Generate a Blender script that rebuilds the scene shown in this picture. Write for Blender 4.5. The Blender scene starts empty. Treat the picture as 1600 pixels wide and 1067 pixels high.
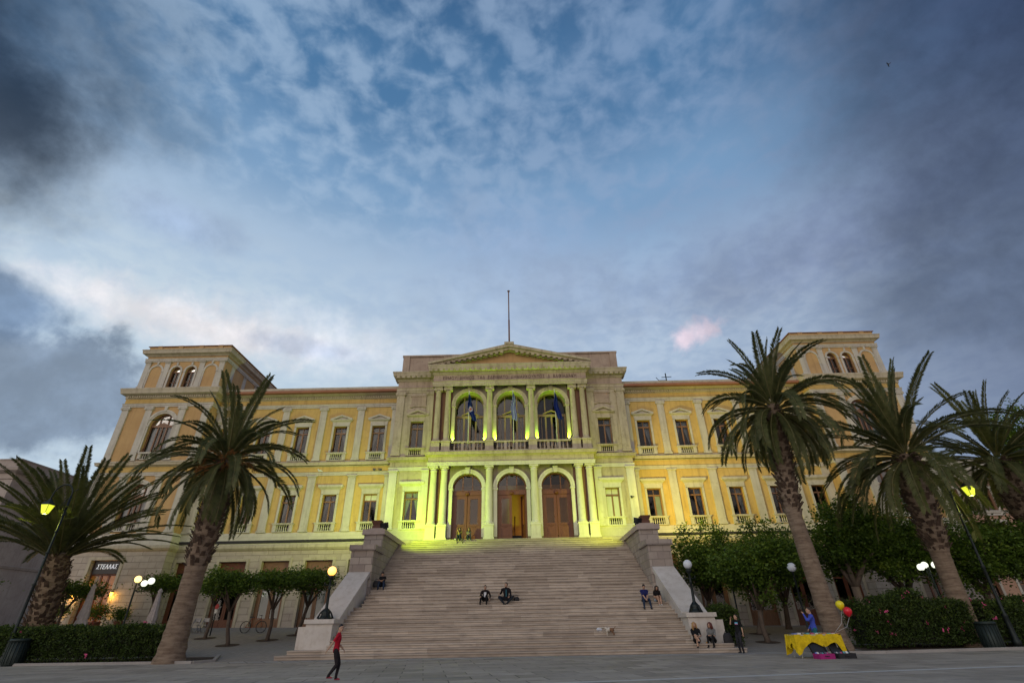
import bpy, math, random
from math import sin, cos, pi, radians, sqrt, atan2
from mathutils import Vector, Matrix, Quaternion
random.seed(7)
SC = bpy.context.scene
COL = SC.collection

# ------------------------------------------------------------------ camera
F_PX, PITCH, ROLL, YAW = 773.9, .5213, .018, -.0077
CAM_LOC = (.55, 0.0, 1.168)
_cp, _sp, _cr, _sr, _cy, _sy = cos(PITCH), sin(PITCH), cos(ROLL), sin(ROLL), cos(YAW), sin(YAW)
def _yaw(v): return Vector((_cy*v[0]+_sy*v[1], -_sy*v[0]+_cy*v[1], v[2]))
_R = _yaw((_cr, _sp*_sr, -_cp*_sr)); _U = _yaw((_sr, -_sp*_cr, _cp*_cr)); _Fw = _yaw((0, _cp, _sp))
cam = bpy.data.cameras.new('camera'); camo = bpy.data.objects.new('camera', cam); COL.objects.link(camo)
camo.matrix_world = Matrix(((_R[0], _U[0], -_Fw[0], CAM_LOC[0]), (_R[1], _U[1], -_Fw[1], CAM_LOC[1]),
                            (_R[2], _U[2], -_Fw[2], CAM_LOC[2]), (0, 0, 0, 1)))
cam.sensor_width = 36; cam.lens = F_PX/1600*36; cam.clip_end = 3000; cam.clip_start = .1
SC.camera = camo

# ------------------------------------------------------------------ exposure, world, sun
SC.view_settings.view_transform = 'Standard'; SC.view_settings.look = 'None'
SC.view_settings.exposure = 0.30; SC.view_settings.gamma = 1
SC.view_settings.use_curve_mapping = False
try:
    SC.cycles.use_denoising = True
    SC.cycles.denoiser = 'OPENIMAGEDENOISE'
    SC.cycles.max_bounces = 6; SC.cycles.transparent_max_bounces = 16
    SC.cycles.sample_clamp_indirect = 4
except Exception: pass

SUN_EL, SUN_AZ = radians(7), radians(205)      # west, behind the camera to the left
W = bpy.data.worlds.new('World'); SC.world = W; W.use_nodes = True
def build_world():
    nt = W.node_tree; N = nt.nodes; L = nt.links; N.clear()
    out = N.new('ShaderNodeOutputWorld'); bg = N.new('ShaderNodeBackground'); L.new(bg.outputs[0], out.inputs[0])
    sky = N.new('ShaderNodeTexSky'); sky.sky_type = 'NISHITA'; sky.sun_disc = False
    sky.sun_elevation = SUN_EL; sky.sun_rotation = SUN_AZ; sky.air_density = 1.0; sky.dust_density = .6; sky.ozone_density = 2.5
    tc = N.new('ShaderNodeTexCoord')
    def M(op, a, b=None, c=None, clamp=False):
        n = N.new('ShaderNodeMath'); n.operation = op; n.use_clamp = clamp
        for i, v in enumerate((a, b, c)):
            if v is None: continue
            if isinstance(v, (int, float)): n.inputs[i].default_value = v
            else: L.new(v, n.inputs[i])
        return n.outputs[0]
    def V(op, a, b):
        n = N.new('ShaderNodeVectorMath'); n.operation = op
        for i, v in enumerate((a, b)):
            if isinstance(v, (tuple, list)): n.inputs[i].default_value = v
            else: L.new(v, n.inputs[i])
        return n
    def NOISE(vec, scale, detail, rough=.55, dist=0.0):
        n = N.new('ShaderNodeTexNoise'); n.inputs['Scale'].default_value = scale; n.inputs['Detail'].default_value = detail
        n.inputs['Roughness'].default_value = rough; n.inputs['Distortion'].default_value = dist
        L.new(vec, n.inputs['Vector']); return n.outputs['Fac']
    def MR(v, a, b, c=0.0, d=1.0):
        n = N.new('ShaderNodeMapRange'); n.interpolation_type = 'SMOOTHSTEP'
        L.new(v, n.inputs[0])
        for i, q in enumerate((a, b, c, d)): n.inputs[i+1].default_value = q
        return n.outputs[0]
    def MIX(f, a, b):
        n = N.new('ShaderNodeMix'); n.data_type = 'RGBA'
        if isinstance(f, float): n.inputs[0].default_value = f
        else: L.new(f, n.inputs[0])
        for i, v in ((6, a), (7, b)):
            if isinstance(v, tuple): n.inputs[i].default_value = (*v, 1)
            else: L.new(v, n.inputs[i])
        return n.outputs[2]
    d = V('NORMALIZE', tc.outputs['Generated'], (0, 0, 0)).outputs[0]
    sx = N.new('ShaderNodeSeparateXYZ'); L.new(d, sx.inputs[0])
    X, Y, Z = sx.outputs
    zz = M('MAXIMUM', Z, .06)
    # the cloud layer is a flat sheet overhead: px, py are metres over it (divided by its height)
    px = M('DIVIDE', X, M('ADD', zz, .12)); py = M('DIVIDE', Y, M('ADD', zz, .12))
    cx = N.new('ShaderNodeCombineXYZ'); L.new(px, cx.inputs[0]); L.new(py, cx.inputs[1])
    P = cx.outputs[0]
    skyc = V('SCALE', sky.outputs[0], (0, 0, 0)); skyc.inputs['Scale'].default_value = SKY_STRENGTH
    rp = N.new('ShaderNodeValToRGB'); L.new(Z, rp.inputs[0]); cr = rp.color_ramp; cr.interpolation = 'EASE'
    while len(cr.elements) < len(SKY_RAMP): cr.elements.new(.5)
    for e, (t, c) in zip(cr.elements, SKY_RAMP): e.position = t; e.color = (*c, 1)
    base = MIX(.12, rp.outputs[0], skyc.outputs[0])
    left = MR(X, .35, -.50); right = MR(X, .25, .80)
    low = MR(Z, .74, .42)
    base = MIX(M('MULTIPLY', M('MULTIPLY', left, low), .85), base, (.46, .56, .64))
    base = MIX(M('MULTIPLY', right, .72), base, (.105, .145, .25))
    # the west, behind the viewer, still glows
    west = M('MULTIPLY', MR(Y, .1, -.8), MR(Z, .8, .0))
    base = MIX(west, base, WEST)
    # high altocumulus: small puffs grouped by a broader pattern
    n1 = NOISE(P, 16.0, 4, .5, .3); n0 = NOISE(P, 2.0, 3, .5, .2); n2 = NOISE(P, 40.0, 3, .6)
    c1 = M('ADD', M('MULTIPLY', n1, .85), M('MULTIPLY', n2, .15))
    c1 = M('ADD', c1, M('MULTIPLY', M('SUBTRACT', n0, .5), .42))
    puff = MR(c1, .35, .67)
    puffcol = MIX(left, MIX(right, (.205, .295, .45), (.115, .155, .26)), (.32, .43, .57))
    base = MIX(M('MULTIPLY', puff, MR(Z, .36, .60, .30, .62)), base, puffcol)
    MIXV = MR(left, .7, .1, .06, .34)
    veil = MR(NOISE(P, 1.1, 5, .55, .3), .45, .72)
    base = MIX(M('MULTIPLY', veil, MIXV), base, MIX(left, (.20, .24, .35), (.37, .43, .53)))
    # heavy slate clouds: world-space masses, ragged by noise
    rag3 = NOISE(d, 24.0, 6, .6, .3); rag = NOISE(P, 2.6, 7, .58, .2); rag2 = NOISE(d, 7.0, 8, .6, .1)
    def mass(cxyz, rad, col, amt, r, ragged=.9, soft=.35):
        nonlocal base
        v = V('SUBTRACT', d, cxyz).outputs[0]
        v = V('DIVIDE', v, rad).outputs[0]
        n = N.new('ShaderNodeVectorMath'); n.operation = 'LENGTH'; L.new(v, n.inputs[0])
        dist = M('ADD', n.outputs['Value'], M('MULTIPLY', M('SUBTRACT', r, .5), ragged*2))
        tone = M('MULTIPLY', MR(dist, 1+soft, 1-soft), amt)
        dc = MIX(MR(rag2, .35, .70), col, tuple(q*1.7 for q in col))
        base = MIX(tone, base, dc)
    for a in SKY_MASSES:
        mass(a[0], a[1], a[2], a[3], (rag, rag2, rag3)[a[4]], *a[5:])
    L.new(base, bg.inputs[0]); bg.inputs[1].default_value = WORLD_STRENGTH
SKY_STRENGTH, WORLD_STRENGTH = .10, 1.0
WEST = (.80, .64, .52)
SKY_RAMP = [(.0, (.38, .43, .50)), (.30, (.38, .45, .55)), (.48, (.40, .49, .61)), (.58, (.31, .42, .58)), (.70, (.17, .30, .48)), (.82, (.065, .165, .32)), (.95, (.030, .088, .20))]
# centre direction, radii, colour, amount, noise used, raggedness, softness
SKY_MASSES = [
 ((-.40, .80, .467), (.20, .16, .040), (.62, .60, .62), .42, 2, .9, .95),
 ((-.561, .686, .452), (.17, .16, .028), (.72, .63, .60), .45, 2, .9, .95),
 ((.343, .81, .475), (.026, .05, .018), (.60, .46, .50), .60, 2, 2.6, .95),
 ((-.74, .38, .63), (.125, .26, .13), (.016, .026, .045), .92, 1, .5, .45),
 ((-.66, .28, .72), (.20, .22, .10), (.016, .034, .066), .80, 1, .6, .7),
 ((-.55, .60, .585), (.07, .07, .025), (.22, .29, .42), .6, 1, 1.4, .7),
 ((-.69, .64, .310), (.135, .16, .085), (.135, .18, .25), .88, 1, 1.15, .26),
 ((-.730, .575, .405), (.075, .09, .040), (.115, .17, .26), .92, 1, 1.0, .4),
 ((-.378, .80, .455), (.09, .09, .016), (.30, .35, .46), .6, 1, 1.3, .6),
 ((-.015, .753, .657), (.16, .14, .06), (.22, .28, .41), .3, 1, 1.4, .8),
 ((.02, .83, .55), (.28, .14, .06), (.28, .34, .46), .25, 1, 1.4, .8),
 ((.50, .69, .55), (.26, .2, .06), (.135, .16, .25), .45, 1, .8, .9),
 ((.76, .44, .56), (.20, .36, .24), (.030, .046, .085), .78, 1, .35, .85),
 ((.66, .28, .74), (.26, .24, .16), (.016, .027, .060), .85, 1, .25, .8),
 ((.73, .56, .42), (.15, .2, .09), (.075, .10, .155), .5, 1, .8, .6),
]
build_world()
sun = bpy.data.lights.new('sun', 'SUN'); sun.energy = .55; sun.angle = radians(50); sun.color = (1, .86, .72)
suno = bpy.data.objects.new('sun', sun); COL.objects.link(suno)
_sd = Vector((sin(SUN_AZ)*cos(SUN_EL), cos(SUN_AZ)*cos(SUN_EL), sin(radians(24))))
suno.rotation_euler = (-_sd).to_track_quat('-Z', 'Y').to_euler()

# ------------------------------------------------------------------ helpers
WLOC = {}
def _add(o, parent, loc):
    COL.objects.link(o); loc = Vector(loc); WLOC[o.name] = loc
    if parent is not None:
        o.parent = parent; o.location = loc-WLOC[parent.name]
    else: o.location = loc
    return o
def tag(o, label=None, cat=None, group=None, kind=None):
    for k, v in (('label', label), ('category', cat), ('group', group), ('kind', kind)):
        if v: o[k] = v
    return o
def empty(name, loc, label=None, cat=None, group=None):
    o = bpy.data.objects.new(name, None); o.empty_display_size = .3
    _add(o, None, loc); return tag(o, label, cat, group)
def inst(name, me, parent=None, loc=(0, 0, 0), rz=0):
    o = bpy.data.objects.new(name, me); _add(o, parent, loc)
    if rz: o.rotation_euler = (0, 0, rz)
    return o
def frame_of(t):
    a = Vector((0, 0, 1)) if abs(t.z) < .9 else Vector((1, 0, 0))
    u = t.cross(a).normalized(); return u, t.cross(u).normalized()
class MB:
    def __init__(s): s.v = []; s.f = []; s.m = []; s.sm = []
    def face(s, idx, m=0, sm=False): s.f.append(idx); s.m.append(m); s.sm.append(sm)
    def poly(s, pts, m=0, sm=False):
        b = len(s.v); s.v += [tuple(p) for p in pts]; s.face(list(range(b, b+len(pts))), m, sm)
    def box(s, x0, x1, y0, y1, z0, z1, m=0):
        b = len(s.v)
        s.v += [(x0, y0, z0), (x1, y0, z0), (x1, y1, z0), (x0, y1, z0), (x0, y0, z1), (x1, y0, z1), (x1, y1, z1), (x0, y1, z1)]
        for q in ((0, 3, 2, 1), (4, 5, 6, 7), (0, 1, 5, 4), (1, 2, 6, 5), (2, 3, 7, 6), (3, 0, 4, 7)): s.face([b+i for i in q], m)
    def prism(s, pts, y0, y1, m=0):
        """polygon in x,z extruded along y"""
        n = len(pts); b = len(s.v)
        s.v += [(p[0], y0, p[1]) for p in pts]+[(p[0], y1, p[1]) for p in pts]
        s.face([b+i for i in range(n)], m); s.face([b+n+i for i in range(n-1, -1, -1)], m)
        for i in range(n): j = (i+1) % n; s.face([b+i, b+n+i, b+n+j, b+j], m)
    def prismx(s, pts, x0, x1, m=0):
        """polygon in y,z extruded along x"""
        n = len(pts); b = len(s.v)
        s.v += [(x0, p[0], p[1]) for p in pts]+[(x1, p[0], p[1]) for p in pts]
        s.face([b+i for i in range(n-1, -1, -1)], m); s.face([b+n+i for i in range(n)], m)
        for i in range(n): j = (i+1) % n; s.face([b+i, b+j, b+n+j, b+n+i], m)
    def prismz(s, pts, z0, z1, m=0):
        n = len(pts); b = len(s.v)
        s.v += [(p[0], p[1], z0) for p in pts]+[(p[0], p[1], z1) for p in pts]
        s.face([b+i for i in range(n-1, -1, -1)], m); s.face([b+n+i for i in range(n)], m)
        for i in range(n): j = (i+1) % n; s.face([b+i, b+j, b+n+j, b+n+i], m)
    def lathe(s, prof, c=(0, 0, 0), n=12, m=0, sm=True, a0=0, sq=None):
        b = len(s.v); k = len(prof)
        for r, z in prof:
            for i in range(n):
                a = a0+2*pi*i/n; s.v.append((c[0]+r*cos(a), c[1]+r*sin(a), c[2]+z))
        for j in range(k-1):
            for i in range(n):
                i2 = (i+1) % n; s.face([b+j*n+i, b+j*n+i2, b+(j+1)*n+i2, b+(j+1)*n+i], m, sm)
        if prof[0][0] > 1e-4: s.face([b+i for i in range(n-1, -1, -1)], m)
        if prof[-1][0] > 1e-4: s.face([b+(k-1)*n+i for i in range(n)], m)
    def tube(s, pts, rad, n=6, m=0, sm=True, cap=True, flat=1.0):
        pts = [Vector(p) for p in pts]; b = len(s.v); k = len(pts)
        if not hasattr(rad, '__len__'): rad = [rad]*k
        u = None
        for i, p in enumerate(pts):
            t = (pts[min(i+1, k-1)]-pts[max(i-1, 0)]).normalized()
            if u is None: u, w = frame_of(t)
            else:
                u = (u-t*u.dot(t)).normalized(); w = t.cross(u)
            for q in range(n):
                a = 2*pi*q/n; s.v.append(tuple(p+u*(rad[i]*cos(a))+w*(rad[i]*flat*sin(a))))
        for j in range(k-1):
            for q in range(n):
                q2 = (q+1) % n; s.face([b+j*n+q, b+j*n+q2, b+(j+1)*n+q2, b+(j+1)*n+q], m, sm)
        if cap:
            s.face([b+q for q in range(n-1, -1, -1)], m); s.face([b+(k-1)*n+q for q in range(n)], m)
    def ball(s, c, r, n=10, k=6, m=0):
        if not hasattr(r, '__len__'): r = (r, r, r)
        b = len(s.v)
        for j in range(k+1):
            th = pi*j/k
            for i in range(n):
                a = 2*pi*i/n
                s.v.append((c[0]+r[0]*sin(th)*cos(a), c[1]+r[1]*sin(th)*sin(a), c[2]-r[2]*cos(th)))
        for j in range(k):
            for i in range(n):
                i2 = (i+1) % n; s.face([b+j*n+i, b+j*n+i2, b+(j+1)*n+i2, b+(j+1)*n+i], m, True)
    def moulding(s, path, prof, m=0):
        """prof: (out, z) pairs, swept along a plan path; outward is to the right of travel"""
        n = len(path); k = len(prof); nor = []
        for i in range(n-1):
            dx, dy = path[i+1][0]-path[i][0], path[i+1][1]-path[i][1]; l = math.hypot(dx, dy); nor.append((dy/l, -dx/l))
        b = len(s.v)
        for i, p in enumerate(path):
            if i == 0: o = nor[0]
            elif i == n-1: o = nor[-1]
            else: o = (nor[i-1][0]+nor[i][0], nor[i-1][1]+nor[i][1])
            for d, z in prof: s.v.append((p[0]+o[0]*d, p[1]+o[1]*d, z))
        for i in range(n-1):
            for j in range(k-1):
                s.face([b+i*k+j, b+(i+1)*k+j, b+(i+1)*k+j+1, b+i*k+j+1], m)
        s.face([b+j for j in range(k)], m); s.face([b+(n-1)*k+j for j in range(k-1, -1, -1)], m)
    def archfill(s, xa, xb, zs, zt, y, m=0, n=12):
        """wall above a semicircular opening from xa to xb springing at zs, up to zt"""
        c = (xa+xb)/2; r = (xb-xa)/2
        pr = [(c-r*cos(pi*i/n), zs+r*sin(pi*i/n)) for i in range(n+1)]
        for i in range(n):
            s.poly([(pr[i][0], y, pr[i][1]), (pr[i+1][0], y, pr[i+1][1]), (pr[i+1][0], y, zt), (pr[i][0], y, zt)], m)
    def wall(s, x0, x1, z0, z1, y, ops, depth=.45, m=0, mr=None):
        """front wall with openings (xa, xb, za, zb, arched)"""
        if mr is None: mr = m
        x = x0
        for xa, xb, za, zb, ar in sorted(ops):
            if xa > x: s.poly([(x, y, z0), (xa, y, z0), (xa, y, z1), (x, y, z1)], m)
            if za > z0: s.poly([(xa, y, z0), (xb, y, z0), (xb, y, za), (xa, y, za)], m)
            Y = y+depth
            s.poly([(xa, y, za), (xa, Y, za), (xa, Y, zb), (xa, y, zb)], mr); s.poly([(xb, y, za), (xb, y, zb), (xb, Y, zb), (xb, Y, za)], mr)
            s.poly([(xa, y, za), (xb, y, za), (xb, Y, za), (xa, Y, za)], mr)
            if ar:
                n = 14; c = (xa+xb)/2; r = (xb-xa)/2
                s.archfill(xa, xb, zb, z1, y, m, n)
                pr = [(c-r*cos(pi*i/n), zb+r*sin(pi*i/n)) for i in range(n+1)]
                for i in range(n):
                    s.poly([(pr[i][0], y, pr[i][1]), (pr[i][0], Y, pr[i][1]), (pr[i+1][0], Y, pr[i+1][1]), (pr[i+1][0], y, pr[i+1][1])], mr, True)
            else:
                s.poly([(xa, y, zb), (xa, Y, zb), (xb, Y, zb), (xb, y, zb)], mr)
                if zb < z1: s.poly([(xa, y, zb), (xb, y, zb), (xb, y, z1), (xa, y, z1)], m)
            x = xb
        if x < x1: s.poly([(x, y, z0), (x1, y, z0), (x1, y, z1), (x, y, z1)], m)
    def archband(s, c, zs, r0, r1, y0, y1, m=0, n=16):
        for i in range(n):
            a, b = pi*i/n, pi*(i+1)/n
            P = lambda r, t, y: (c-r*cos(t), y, zs+r*sin(t))
            s.poly([P(r0, a, y0), P(r0, b, y0), P(r1, b, y0), P(r1, a, y0)], m)
            s.poly([P(r1, a, y0), P(r1, b, y0), P(r1, b, y1), P(r1, a, y1)], m)
            s.poly([P(r0, a, y0), P(r0, a, y1), P(r0, b, y1), P(r0, b, y0)], m)
        for t in (0, pi): s.poly([P(r0, t, y0), P(r1, t, y0), P(r1, t, y1), P(r0, t, y1)], m)
    def archglass(s, c, zs, r, y, m=0, n=14):
        s.poly([(c-r*cos(pi*i/n), y, zs+r*sin(pi*i/n)) for i in range(n+1)], m)
    def mesh(s, name, mats):
        me = bpy.data.meshes.new(name); me.from_pydata(s.v, [], s.f)
        if not hasattr(mats, '__len__'): mats = [mats]
        for mm in mats: me.materials.append(mm)
        me.polygons.foreach_set('material_index', s.m); me.polygons.foreach_set('use_smooth', s.sm)
        me.update(); return me
    def build(s, name, mats, parent=None, loc=(0, 0, 0), rz=0):
        return inst(name, s.mesh(name, mats), parent, loc, rz)

# ------------------------------------------------------------------ materials
class NT:
    def __init__(s, name):
        s.mat = bpy.data.materials.new(name); s.mat.use_nodes = True
        s.nt = s.mat.node_tree; s.N = s.nt.nodes; s.L = s.nt.links
        s.b = s.N['Principled BSDF']
        s.pos = s.N.new('ShaderNodeNewGeometry').outputs['Position']
    def math(s, op, a, b=None, clamp=False):
        n = s.N.new('ShaderNodeMath'); n.operation = op; n.use_clamp = clamp
        for i, v in enumerate((a, b)):
            if v is None: continue
            if isinstance(v, (int, float)): n.inputs[i].default_value = v
            else: s.L.new(v, n.inputs[i])
        return n.outputs[0]
    def scaled(s, v, sc):
        n = s.N.new('ShaderNodeVectorMath'); n.operation = 'MULTIPLY'; s.L.new(v, n.inputs[0]); n.inputs[1].default_value = sc
        return n.outputs[0]
    def noise(s, vec, scale, detail=4, rough=.55, out='Fac'):
        n = s.N.new('ShaderNodeTexNoise'); n.inputs['Scale'].default_value = scale; n.inputs['Detail'].default_value = detail
        n.inputs['Roughness'].default_value = rough; s.L.new(vec, n.inputs['Vector']); return n.outputs[out]
    def mr(s, v, a, b, c=0.0, d=1.0):
        n = s.N.new('ShaderNodeMapRange'); s.L.new(v, n.inputs[0])
        for i, q in enumerate((a, b, c, d)): n.inputs[i+1].default_value = q
        return n.outputs[0]
    def mix(s, f, a, b, mode='MIX'):
        n = s.N.new('ShaderNodeMix'); n.data_type = 'RGBA'; n.blend_type = mode
        if isinstance(f, (int, float)): n.inputs[0].default_value = f
        else: s.L.new(f, n.inputs[0])
        for i, v in ((6, a), (7, b)):
            if isinstance(v, tuple): n.inputs[i].default_value = (*v, 1)
            else: s.L.new(v, n.inputs[i])
        return n.outputs[2]
    def xyz(s, v=None):
        n = s.N.new('ShaderNodeSeparateXYZ'); s.L.new(v or s.pos, n.inputs[0]); return n.outputs
    def comb(s, x, y, z=0.0):
        n = s.N.new('ShaderNodeCombineXYZ')
        for i, v in enumerate((x, y, z)):
            if isinstance(v, (int, float)): n.inputs[i].default_value = v
            else: s.L.new(v, n.inputs[i])
        return n.outputs[0]
    def brick(s, vec, c1, c2, mort, w, h, ms=.012, offset=.5, bias=0.0):
        n = s.N.new('ShaderNodeTexBrick'); s.L.new(vec, n.inputs['Vector'])
        n.inputs['Color1'].default_value = (*c1, 1); n.inputs['Color2'].default_value = (*c2, 1); n.inputs['Mortar'].default_value = (*mort, 1)
        n.inputs['Scale'].default_value = 1; n.inputs['Mortar Size'].default_value = ms; n.inputs['Brick Width'].default_value = w
        n.inputs['Row Height'].default_value = h; n.inputs['Bias'].default_value = bias; n.offset = offset
        return n.outputs
    def bump(s, h, strength=.3, dist=.02, prev=None):
        n = s.N.new('ShaderNodeBump'); n.inputs['Strength'].default_value = strength; n.inputs['Distance'].default_value = dist
        s.L.new(h, n.inputs['Height'])
        if prev is not None: s.L.new(prev, n.inputs['Normal'])
        return n.outputs[0]
    def done(s, col, rough=.7, normal=None, metallic=0.0, spec=.3):
        if isinstance(col, tuple): s.b.inputs['Base Color'].default_value = (*col, 1)
        else: s.L.new(col, s.b.inputs['Base Color'])
        if isinstance(rough, (int, float)): s.b.inputs['Roughness'].default_value = rough
        else: s.L.new(rough, s.b.inputs['Roughness'])
        s.b.inputs['Metallic'].default_value = metallic; s.b.inputs['Specular IOR Level'].default_value = spec
        if normal is not None: s.L.new(normal, s.b.inputs['Normal'])
        return s.mat

def m_weathered(name, c1, c2, stain, amt=.45, rough=.8, streak=.5, scale=.7, blotch=None):
    """plaster or stone with blotches, run-off streaks and grain"""
    t = NT(name)
    n1 = t.mr(t.noise(t.pos, scale, 6, .6), .35, .7)
    c = t.mix(n1, c1, c2)
    st = t.mr(t.noise(t.scaled(t.pos, (2.6, 2.6, .22)), 1.3, 5, .65), .50, .78)
    st2 = t.mr(t.noise(t.pos, 3.1, 6, .7), .52, .80)
    c = t.mix(t.math('MULTIPLY', st, streak), c, stain)
    c = t.mix(t.math('MULTIPLY', st2, amt), c, stain)
    if blotch:
        c = t.mix(t.mr(t.noise(t.pos, 1.7, 3, .5), .62, .68, 0, .7), c, blotch)
    g = t.noise(t.pos, 45, 3, .6)
    b = t.bump(g, .25, .01); b = t.bump(n1, .2, .03, b)
    return t.done(c, rough, b)
def m_plain(name, col, rough=.5, metallic=0.0, var=.12, scale=6.0, spec=.4):
    t = NT(name)
    n = t.noise(t.pos, scale, 5, .6)
    c = t.mix(t.mr(n, .3, .7), tuple(x*(1-var) for x in col), tuple(min(1, x*(1+var)) for x in col))
    return t.done(c, rough, t.bump(n, .1, .01), metallic, spec)
def m_blocks(name, c1, c2, mort, w, h, stain, ms=.014, bstr=.8, rough=.85, offz=0.0):
    t = NT(name); x, y, z = t.xyz()
    u = t.math('ADD', x, y); v = t.math('ADD', z, offz)
    vec = t.comb(u, v)
    o = t.brick(vec, c1, c2, mort, w, h, ms)
    n = t.noise(t.pos, 2.2, 7, .65)
    c = t.mix(t.math('MULTIPLY', t.mr(n, .45, .75), .6), o[0], stain)
    n2 = t.noise(t.pos, .5, 3, .5)
    c = t.mix(t.mr(n2, .3, .7, 0, .35), c, tuple(q*1.35 for q in c1))
    inv = t.math('SUBTRACT', 1.0, o[1])
    b = t.bump(inv, bstr, .03); b = t.bump(t.noise(t.pos, 28, 5, .7), .3, .02, b)
    return t.done(c, rough, b)
def m_emit(name, col, strength, base=(.8, .8, .8)):
    t = NT(name); m = t.done(base, .3)
    t.b.inputs['Emission Color'].default_value = (*col, 1); t.b.inputs['Emission Strength'].default_value = strength
    return m
def m_glass(name, tint=(.55, .6, .65), refl=1.0):
    m = bpy.data.materials.new(name); m.use_nodes = True; nt = m.node_tree; N = nt.nodes; N.clear()
    o = N.new('ShaderNodeOutputMaterial'); mix = N.new('ShaderNodeMixShader'); tr = N.new('ShaderNodeBsdfTransparent'); gl = N.new('ShaderNodeBsdfGlossy')
    fr = N.new('ShaderNodeFresnel'); fr.inputs[0].default_value = 1.5
    tn = N.new('ShaderNodeTexNoise'); tn.inputs['Scale'].default_value = 1.7; bp = N.new('ShaderNodeBump'); bp.inputs['Strength'].default_value = .06
    ge = N.new('ShaderNodeNewGeometry'); nt.links.new(ge.outputs['Position'], tn.inputs['Vector']); nt.links.new(tn.outputs['Fac'], bp.inputs['Height'])
    nt.links.new(bp.outputs[0], gl.inputs['Normal'])
    tr.inputs[0].default_value = (*tint, 1); gl.inputs['Roughness'].default_value = .05; gl.inputs['Color'].default_value = (refl,)*3+(1,)
    nt.links.new(fr.outputs[0], mix.inputs[0]); nt.links.new(tr.outputs[0], mix.inputs[1]); nt.links.new(gl.outputs[0], mix.inputs[2])
    nt.links.new(mix.outputs[0], o.inputs[0]); return m
def m_wood(name, c1, c2, rough=.45):
    t = NT(name)
    n = t.noise(t.scaled(t.pos, (14, 14, 1.2)), 2.0, 5, .6)
    c = t.mix(t.mr(n, .3, .7), c1, c2)
    return t.done(c, rough, t.bump(n, .15, .01), 0, .4)

M_YEL = m_weathered('ochre_plaster', (.50, .335, .105), (.60, .415, .15), (.30, .19, .075), .5, .85, .75)
M_YELT = m_weathered('ochre_plaster_tower', (.47, .295, .125), (.54, .35, .155), (.33, .20, .09), .4, .85, .55)
M_TRIM = m_weathered('white_marble_trim', (.46, .425, .35), (.56, .52, .44), (.26, .22, .165), .55, .75, .65)
M_CREAM = m_weathered('cream_cornice', (.45, .39, .28), (.53, .465, .345), (.22, .17, .12), .45, .8, .7)
M_STONE = m_weathered('portico_stone', (.43, .36, .245), (.53, .455, .32), (.19, .145, .095), .75, .85, .8)
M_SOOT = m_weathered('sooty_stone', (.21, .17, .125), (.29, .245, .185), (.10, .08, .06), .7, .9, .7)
M_DARKSTONE = m_weathered('weathered_pink_stone', (.37, .275, .205), (.46, .36, .27), (.17, .125, .095), .8, .85, .75)
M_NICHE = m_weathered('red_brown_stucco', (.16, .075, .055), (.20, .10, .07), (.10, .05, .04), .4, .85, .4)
M_COL = m_weathered('column_marble', (.58, .55, .46), (.66, .63, .54), (.36, .31, .24), .5, .6, .6)
M_RUST = m_blocks('rusticated_stone', (.40, .335, .27), (.50, .43, .35), (.22, .18, .145), 1.25, .44, (.27, .22, .17), .016)
M_SLAB = m_blocks('ashlar_slabs', (.50, .46, .38), (.57, .53, .44), (.33, .29, .24), 1.9, .95, (.34, .30, .24), .006, .3, .8, .16)
M_PIER = m_blocks('pier_ashlar', (.27, .225, .195), (.40, .345, .30), (.17, .14, .12), .72, .40, (.19, .15, .15), .016, .7)
M_PIERCAP = m_weathered('pier_coping', (.38, .30, .26), (.46, .38, .33), (.24, .185, .16), .5, .8, .2)
M_MARBLE = m_weathered('parapet_marble', (.48, .44, .40), (.58, .54, .50), (.33, .27, .21), .6, .6, .45, .9)
M_WOOD = m_wood('window_wood', (.16, .075, .035), (.24, .12, .06))
M_DOOR = m_wood('door_wood', (.105, .032, .016), (.18, .060, .027), .4)
M_OLIVEWOOD = m_wood('balcony_door_wood', (.20, .12, .05), (.27, .17, .075), .45)
M_GLASS = m_glass('window_glass')
M_CURT = m_plain('curtain_fabric', (.52, .51, .47), .9, 0, .1, 3)
M_BLIND = m_plain('roller_blind', (.55, .55, .48), .9, 0, .05, 3)
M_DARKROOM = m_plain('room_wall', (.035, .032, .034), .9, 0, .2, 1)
M_ROOF = m_weathered('roof_tile', (.30, .13, .08), (.38, .18, .11), (.2, .1, .07), .5, .9, .3)
M_IRON = m_plain('dark_iron', (.018, .024, .024), .5, .5, .3, 10)
def m_steps():
    t = NT('stair_marble'); x, y, z = t.xyz()
    v = t.math('SUBTRACT', z, .004); row = t.math('FLOOR', t.math('DIVIDE', v, .18))
    wn = t.N.new('ShaderNodeTexWhiteNoise'); wn.noise_dimensions = '1D'; t.L.new(row, wn.inputs['W'])
    u = t.math('ADD', x, t.math('MULTIPLY', wn.outputs['Value'], 9.0))
    o = t.brick(t.comb(u, v), (.345, .285, .235), (.53, .455, .385), (.27, .22, .18), 2.4, .18, .004, .33)
    c = t.mix(t.math('MULTIPLY', t.mr(t.noise(t.scaled(t.pos, (1, 2, 4)), 1.6, 6, .65), .45, .75), .75), o[0], (.20, .17, .15))
    c = t.mix(t.math('MULTIPLY', t.mr(t.noise(t.scaled(t.pos, (.6, 1, 8)), 2.3, 4, .5), .55, .8), .5), c, (.46, .34, .24))
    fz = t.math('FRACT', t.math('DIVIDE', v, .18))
    c = t.mix(t.mr(fz, .13, .05, 0, .7), c, (.07, .055, .045))      # joint line above each tread, with the nosing shade painted into its dark colour
    b = t.bump(t.noise(t.pos, 22, 5, .65), .25, .01)
    return t.done(c, .7, b)
M_STEP = m_steps()
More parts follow.
